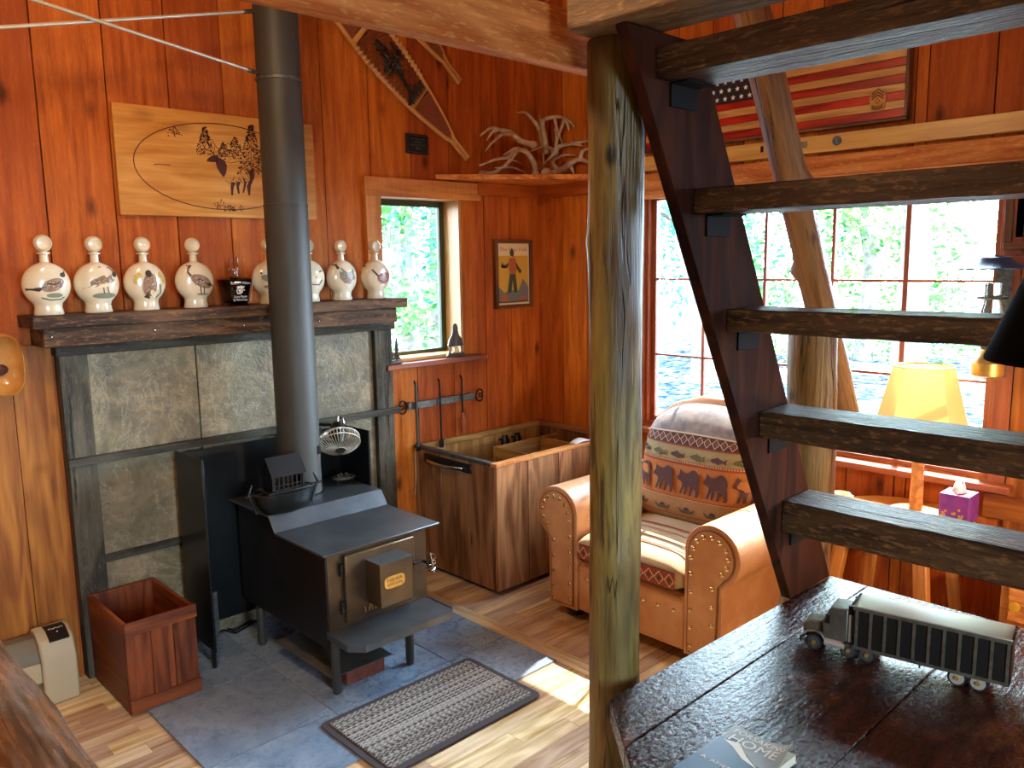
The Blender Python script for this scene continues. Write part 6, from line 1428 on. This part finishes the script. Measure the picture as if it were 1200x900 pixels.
# platform
PZ = .70
t = thing('landing_platform', 'dark glossy plank platform with a cut corner under the loft ladder', 'platform', (1.9, .4, 0))
poly = [(1.442, 1.178), (2.560, 1.150), (2.560, -.60), (1.16, -.60), (1.16, .86)]
seams = [1.30, .988, .70, .42, .12, -.20, -.62]
# planks run along x; cut to the polygon
def clip(poly, y0, y1):
    def cl(p, f):
        o = []
        for i in range(len(p)):
            a, b = p[i], p[(i + 1) % len(p)]; fa, fb = f(a), f(b)
            if fa >= 0: o.append(a)
            if fa * fb < 0: k = fa / (fa - fb); o.append((a[0] + (b[0] - a[0]) * k, a[1] + (b[1] - a[1]) * k))
        return o
    p = cl(poly, lambda q: q[1] - y0); return cl(p, lambda q: y1 - q[1]) if p else p
s1 = (Z(734, 868, PZ).y + Z(922, 755, PZ).y) / 2; s2 = (Z(974.6, 900, PZ).y + Z(1104.6, 775, PZ).y) / 2
seams = [1.30, s1, s2, s2 - .30, s2 - .58, s2 - .86, -.62]
for a, b in zip(seams[:-1], seams[1:]):
    pl = clip(poly, b + .0015, a - .0015)
    if len(pl) < 3: continue
    m_ = MB(); xs = [p[0] for p in pl]; nx = 60; ny = 12; y0_, y1_ = min(p[1] for p in pl), max(p[1] for p in pl)
    m_.prism(pl, .058, M.Translation((0, 0, PZ - .0585))); m_.build('top_plank', 'plat', t, bevel=.004)
m_ = MB(); inner = [(1.50, 1.13), (2.52, 1.11), (2.52, -.58), (1.22, -.58), (1.22, .83)]
for i in range(5):
    a, b = inner[i], inner[(i + 1) % 5]; m_.bar((a[0], a[1], PZ - .10), (b[0], b[1], PZ - .10), .03, .082)
m_.build('apron', 'plat', t, bevel=.002)
for a, b in ((1.53, 1.06), (2.47, 1.06), (2.47, -.52), (1.28, -.52), (1.28, .78)):
    m_ = MB(); m_.mm((a - .04, b - .04, 0), (a + .04, b + .04, PZ - .142)); m_.build('leg', 'plat', t, bevel=.003)

# pendant lamp
pc = V((1.315, .235, 1.605))
t = thing('pendant_lamp', 'black cone-shaped pendant lamp shade at the right edge of the photo', 'pendant lamp', pc)
mb = MB(); mb.lathe([(.140, 0), (.140, .004), (.034, .285), (.030, .292)], pc, 48); mb.build('cone_shade', 'blackcloth', t, solid=.002)
mb = MB(); mb.lathe([(.028, .28), (.024, .33), (.010, .35), (.006, .36)], pc, 20); mb.build('socket_cap', 'iron', t)
mb = MB(); mb.lathe([(0, .10), (.026, .12), (.030, .15), (.016, .20), (.014, .285)], pc, 16); mb.build('bulb', 'white2', t)
mb = MB(); mb.tube([pc + V((0, 0, .35)), V((pc.x, pc.y, CEIL - .001))], .004, 8); mb.build('hanging_cord', 'black', t)

# ================================================================ TOY TRUCK
pf, pr = Z(936, 757, PZ), Z(1180, 820, PZ)
dirx = (pf - pr); TL = dirx.length; dirx.normalize(); diry = V((0, 0, 1)).cross(dirx)     # diry points to the hidden side? (x forward, y left)
# near (camera) side is -x in the world; local y axis must point away from camera
if diry.x < 0: diry = -diry
T0 = pr + diry * .048; T0.z = PZ
def TP(x_, y_, z_): return T0 + dirx * x_ + diry * y_ + V((0, 0, z_))
t = thing('toy_truck', 'handmade metal model of a tractor-trailer truck parked on the dark platform', 'toy truck', T0 + dirx * TL / 2)
TM = M(((dirx.x, diry.x, 0, T0.x), (dirx.y, diry.y, 0, T0.y), (0, 0, 1, T0.z), (0, 0, 0, 1)))
def tb(mb, lo, hi, mi=0):
    lo, hi = V(lo), V(hi); m_ = MB(); c = (lo + hi) / 2; s_ = hi - lo
    L = [V((c.x + sx * s_.x / 2, c.y + sy * s_.y / 2, c.z + sz * s_.z / 2)) for sz in (-1, 1) for sy in (-1, 1) for sx in (-1, 1)]
    sgn = TM.to_3x3().determinant() < 0
    fs = [(0, 2, 3, 1), (4, 5, 7, 6), (0, 1, 5, 4), (2, 6, 7, 3), (0, 4, 6, 2), (1, 3, 7, 5)]
    if sgn: fs = [f[::-1] for f in fs]
    mb.add([TM @ p for p in L], fs, mi)
HWD = .046; x_tr = TL * .72; zt0, zt1 = .036, .150
tr_ = MB(); tb(tr_, (.0, -HWD, zt0), (x_tr, HWD, zt1 - .004)); trl = tr_.build('trailer_box', 'darkpanel', t, bevel=.001)
m_ = MB(); tb(m_, (-.003, -HWD - .002, zt1 - .004), (x_tr + .003, HWD + .002, zt1)); m_.build('trailer_roof', 'tinlight', trl, bevel=.001)
m_ = MB(); tb(m_, (-.002, -HWD - .003, zt0 - .004), (x_tr + .002, -HWD - .0002, zt0 + .004)); tb(m_, (-.002, HWD + .0002, zt0 - .004), (x_tr + .002, HWD + .003, zt0 + .004)); tb(m_, (-.002, -HWD - .003, zt1 - .012), (x_tr + .002, -HWD - .0002, zt1 - .003)); tb(m_, (-.002, HWD + .0002, zt1 - .012), (x_tr + .002, HWD + .003, zt1 - .003)); m_.build('trailer_rail', 'tin', trl)
for k in range(11):
    xx = .004 + (x_tr - .012) * k / 10
    for sd in (-1, 1):
        m_ = MB(); tb(m_, (xx - .0035, sd * HWD + (0.0002 if sd > 0 else -.0028), zt0), (xx + .0035, sd * HWD + (.0028 if sd > 0 else -.0002), zt1 - .004))
        m_.build('trailer_rib', 'tin', trl)
m_ = MB(); tb(m_, (-.003, -HWD, zt0), (-.0003, HWD, zt1 - .004)); m_.build('trailer_door', 'string', trl)
for ex, nm in ((-.006, 0), (x_tr + .001, 1)):
    m_ = MB(); tb(m_, (ex, -HWD, zt1 - .001), (ex + .005, HWD, zt1 + .001))
    for k in range(6): tb(m_, (ex, -HWD + .005 + .014 * k, zt1 - .001), (ex + .005, -HWD + .012 + .014 * k, zt1 + .004))
    m_.build('corrugated_edge', 'iron', trl)
m_ = MB(); tb(m_, (-.003, -.018, .026), (x_tr * .98, .018, .036)); tb(m_, (x_tr * .55, -.02, .010), (x_tr * .56, .02, .036)); tb(m_, (x_tr + .0, -.014, .020), (TL * .98, .014, .030)); m_.build('chassis', 'iron', t)
def wheel(xx, sd, r_=.0215, hub='tinlight', w=.014):
    c = TP(xx, sd * (HWD - .008), r_); m_ = MB(); a = diry * sd
    m_.tube([c - a * w / 2, c + a * w / 2], r_, 20); m_.tube([c + a * w * .5, c + a * (w * .5 + .001)], r_ * .78, 16, 1); m_.tube([c + a * (w * .5 + .001), c + a * (w * .5 + .005)], r_ * .25, 10, 2); m_.build('wheel', ['rubber', hub, 'brass'], t)
for sd in (-1, 1):
    for xx in (.062, .108): wheel(xx, sd)
    for xx in (x_tr - .036, x_tr + .010): wheel(xx, sd, hub='greyiron')
    wheel(TL - .038, sd, hub='greyiron')
cx_ = x_tr + .016
m_ = MB(); cabp = [(cx_, .030), (cx_ + .062, .030), (cx_ + .064, .080), (cx_ + .046, .126), (cx_ + .0, .130)]
def tprism(mb, poly, hw, mi=0):
    n = len(poly); vs = [TM @ V((a, -hw, b)) for a, b in poly] + [TM @ V((a, hw, b)) for a, b in poly]; fs = [tuple(range(n)), tuple(range(2 * n - 1, n - 1, -1))] + [(i, i + n, (i + 1) % n + n, (i + 1) % n) for i in range(n)]; mb.add(vs, fs, mi)
tprism(m_, cabp, .038); cab = m_.build('cab', 'tin', t, bevel=.003)
m_ = MB(); tprism(m_, [(cx_ + .066, .034), (TL - .006, .034), (TL - .004, .060), (TL - .012, .072), (cx_ + .066, .076)], .027); m_.build('hood', 'tin', t, bevel=.004)
m_ = MB(); tprism(m_, [(cx_ + .045, .080), (cx_ + .060, .080), (cx_ + .055, .104), (cx_ + .045, .104)], .0387); tb(m_, (cx_ + .0645, -.028, .080), (cx_ + .0665, .028, .084)); m_.build('window', 'darkpanel', cab)
m_ = MB()
for k in range(9): tb(m_, (TL - .0055, -.022 + .0052 * k, .038), (TL - .003, -.020 + .0052 * k, .064))
m_.build('grille', 'tinlight', t)
m_ = MB(); tb(m_, (TL - .006, -.040, .014), (TL + .002, .040, .028)); m_.build('bumper', 'iron', t, bevel=.002)
for sd in (-1, 1):
    m_ = MB(); pts = [TP(TL - .066, sd * .036, .032), TP(TL - .055, sd * .036, .046), TP(TL - .038, sd * .036, .051), TP(TL - .020, sd * .036, .046), TP(TL - .010, sd * .036, .034)]; m_.tube(pts, .007, 6, sq=.5); m_.build('fender', 'tin', t)
    m_ = MB(); m_.tube([TP(cx_ + .004, sd * .038, .028), TP(cx_ + .056, sd * .038, .028)], .0105, 14); m_.build('fuel_tank', 'tinlight', t)
    m_ = MB(); m_.tube([TP(cx_ - .006, sd * .034, .030), TP(cx_ - .006, sd * .034, .12)], .005, 10); m_.tube([TP(cx_ - .006, sd * .034, .118), TP(cx_ - .006, sd * .034, .142)], .0065, 10, 1); m_.build('exhaust_stack', ['tinlight', 'iron'], t)

# ================================================================ BOOK
z_ = PZ + .022
c1, c2, c3 = Z(863, 849, z_), Z(926, 879, z_), Z(757, 900, z_)
ux = (c2 - c1).normalized(); uy = V((0, 0, 1)).cross(ux); uy = -uy if uy.dot(c3 - c1) < 0 else uy
bw, bh = .148, .225
t = thing('paperback_book', 'worn grey-blue paperback titled FORSAKING HOME lying on the platform', 'book', c1.lerp(c2, .5) - V((0, 0, .022)))
def BM(u, v, w): return c1 + ux * u + uy * v + V((0, 0, w - .0215))
def bbox(mb, lo, hi, mi=0):
    L = [BM(a, b, c) for c in (lo[2], hi[2]) for b in (lo[1], hi[1]) for a in (lo[0], hi[0])]; fs = [(0, 2, 3, 1), (4, 5, 7, 6), (0, 1, 5, 4), (2, 6, 7, 3), (0, 4, 6, 2), (1, 3, 7, 5)]
    if ux.cross(uy).z < 0: fs = [f[::-1] for f in fs]
    mb.add(L, fs, mi)
mb = MB(); bbox(mb, (.003, .003, .0005), (bw - .002, bh, .018)); mb.build('page_block', 'pages', t)
mb = MB(); bbox(mb, (0, 0, 0), (bw, bh + .003, .0008)); mb.build('back_cover', 'bookcover', t)
def cov(u, v):   # front cover, its top right corner curling up
    k = max(0, (u / bw - .55) / .45) ** 2 * max(0, 1 - v / .09) ** 1.2; return BM(u - .010 * k, v + .004 * k, .0190 + .022 * k)
mb = MB(); mb.grid(lambda u, v: cov(u * bw, v * bh), 16, 20, 0)
cof = lambda off: (lambda u, v: cov(u, v) + V((0, 0, off)))
mb.decal([(0, .06), (.035, .045), (.07, .075), (.11, .10), (bw, .095), (bw, bh), (0, bh)], cof(.0008), 1)
mb.decal([(.01, .065), (.045, .055), (.08, .085), (.12, .108), (.08, .10), (.04, .075)], cof(.0012), 2)
Mt = lambda v, w_: M(((ux.x, -uy.x, 0, 0), (ux.y, -uy.y, 0, 0), (0, 0, 1, 0), (0, 0, 0, 1)))
def ctext(s_, size, v, width, u=.5):
    tmp = MB(); tmp.text(s_, size, M.Identity(4), 0, width=width)
    mb.add([cov(bw * u + p.x, v - p.y) + V((0, 0, .0018)) for p in tmp.v], tmp.f, 2)
ctext('FORSAKING', .024, .020, .128); ctext('HOME', .040, .048, .115); ctext('A. AMERICAN', .014, .150, .12)
fc_ = mb.build('front_cover', ['bookcover', 'bookdark', 'booklight'], t, smooth=0)

# ================================================================ unseen windows and lamps, added to light the room
for nm, (ax_, pl, a0, a1) in {'unseen_window_3': ('y', XB, -1.7, -.2), 'unseen_window_4': ('x', YF, -.2, .9)}.items():
    r = bpy.data.objects.new(nm, None); COL.objects.link(r); struct(r); 
    r.location = (pl, (a0 + a1) / 2, .9) if ax_ == 'y' else ((a0 + a1) / 2, pl, .9); ORG[r.name] = V(r.location)
    m_ = MB(); g_ = MB(); zt_ = 2.2 if ax_ == 'y' else 2.35
    def wb(m_, lo, hi, d0, d1):
        if ax_ == 'y': m_.mm((pl + d0, lo[0], lo[1]), (pl + d1, hi[0], hi[1]))
        else: m_.mm((lo[0], pl - d1, lo[1]), (hi[0], pl - d0, hi[1]))
    wb(m_, (a0, .9), (a0 + .05, zt_), .04, .08); wb(m_, (a1 - .05, .9), (a1, zt_), .04, .08); wb(m_, (a0 + .05, zt_ - .05), (a1 - .05, zt_), .04, .08); wb(m_, (a0 + .05, .9), (a1 - .05, .95), .04, .08)
    m_.build('window_frame', 'sash', r); wb(g_, (a0 + .05, .95), (a1 - .05, zt_ - .05), .055, .06); g_.build('window_pane', 'glass', r, smooth=0)
def light(name, kind, loc, energy, color=(1, 1, 1), size=.1, rot=None, sy=None, portal=False):
    d = bpy.data.lights.new(name, kind); d.energy = energy; d.color = color; o = bpy.data.objects.new(name, d); COL.objects.link(o); o.location = loc
    if kind == 'AREA':
        d.size = size; 
        if sy: d.shape = 'RECTANGLE'; d.size_y = sy
        if portal: d.cycles.is_portal = True
    elif kind == 'POINT': d.shadow_soft_size = size
    if rot: o.rotation_euler = rot
    return o
# portals (they guide sky light sampling and give off nothing)
light('sky_portal', 'AREA', (XB + .14, (w2['y0'] + w2['y1']) / 2, (w2['z0'] + w2['z1']) / 2), 1, size=w2['z1'] - w2['z0'], sy=w2['y1'] - w2['y0'], rot=(0, PI / 2, 0), portal=True)
light('sky_portal', 'AREA', ((w1['x0'] + w1['x1']) / 2, YA + .19, (w1['z0'] + w1['z1']) / 2), 1, size=w1['x1'] - w1['x0'], sy=w1['z1'] - w1['z0'], rot=(-PI / 2, 0, 0), portal=True)
light('sky_portal', 'AREA', (XB + .14, -.95, 1.55), 1, size=1.3, sy=1.5, rot=(0, PI / 2, 0), portal=True)
light('sky_portal', 'AREA', (.35, YF - .14, 1.62), 1, size=1.1, sy=1.45, rot=(PI / 2, 0, 0), portal=True)
# sun through the big window
sd_ = V((1, .30, 1.27)).normalized(); SUN = 120
s_ = light('sun', 'SUN', (12, 5, 16), SUN, (1, .95, .86)); s_.data.angle = .009; s_.rotation_euler = sd_.to_track_quat('Z', 'Y').to_euler()
# table lamp bulb; the remaining lamps are unseen, added for warm fill
light('table_lamp_light', 'POINT', (LC.x, LC.y, LC.z + .50), 60, (1, .80, .50), .03)
WARM = (1, .70, .40)
def fill_lamp(x_, y_, z_, w_, label):  # unseen lamp, added as a source of warm fill
    t = thing('added_hanging_lamp', label, 'lamp', (x_, y_, z_)); m_ = MB(); m_.lathe([(.05, .16), (.10, .12), (.14, 0)], (x_, y_, z_), 28); m_.build('lamp_shade', 'shade', t, solid=.002)
    m_ = MB(); m_.tube([(x_, y_, z_ + .15), (x_, y_, CEIL)], .004, 8); m_.build('hanging_cord', 'black', t); m_ = MB(); m_.ball((x_, y_, z_ + .06), .03); m_.build('bulb', 'white2', t)
    light('added_lamp_light', 'POINT', (x_, y_, z_ - .05), w_, WARM, .14)
fill_lamp(-.9, 2.5, 1.75, 12, 'unseen hanging lamp with a cream shade, added to warm the left wall')
fill_lamp(.75, 2.1, 2.95, 58, 'unseen hanging lamp with a cream shade, added to light the back wall')
t = thing('added_floor_lamp', 'unseen floor lamp with a cream shade, added to light the right side', 'lamp', (2.98, -.12, 0))
m_ = MB(); m_.lathe([(.13, 0), (.13, .02), (.02, .035), (.014, .05), (.014, 1.05)], (2.98, -.12, 0), 24); m_.build('pole', 'iron', t)  # unseen lamp, added to brighten the chair and window wall
m_ = MB(); m_.lathe([(.19, 1.20), (.12, 1.42)], (2.98, -.12, 0), 28); m_.build('lamp_shade', 'shade', t, solid=.002)
m_ = MB(); m_.ball((2.98, -.12, 1.10), .035); m_.build('bulb', 'white2', t)
light('added_lamp_light', 'POINT', (2.98, -.12, 1.17), 60, WARM, .05)
w = bpy.data.worlds.new('sky'); SC.world = w; w.use_nodes = True; nt = w.node_tree; bg = nt.nodes['Background']; bg.inputs[0].default_value = (.60, .80, 1.0, 1); bg.inputs[1].default_value = 34.0
SC.view_settings.view_transform = 'Standard'; SC.view_settings.look = 'None'; SC.view_settings.exposure = .55; SC.view_settings.gamma = 1; SC.view_settings.use_curve_mapping = False
SC.cycles.max_bounces = 8; SC.cycles.diffuse_bounces = 5; SC.cycles.transparent_max_bounces = 12; SC.cycles.use_denoising = True; SC.cycles.sample_clamp_indirect = 6; SC.cycles.caustics_reflective = False; SC.cycles.caustics_refractive = False
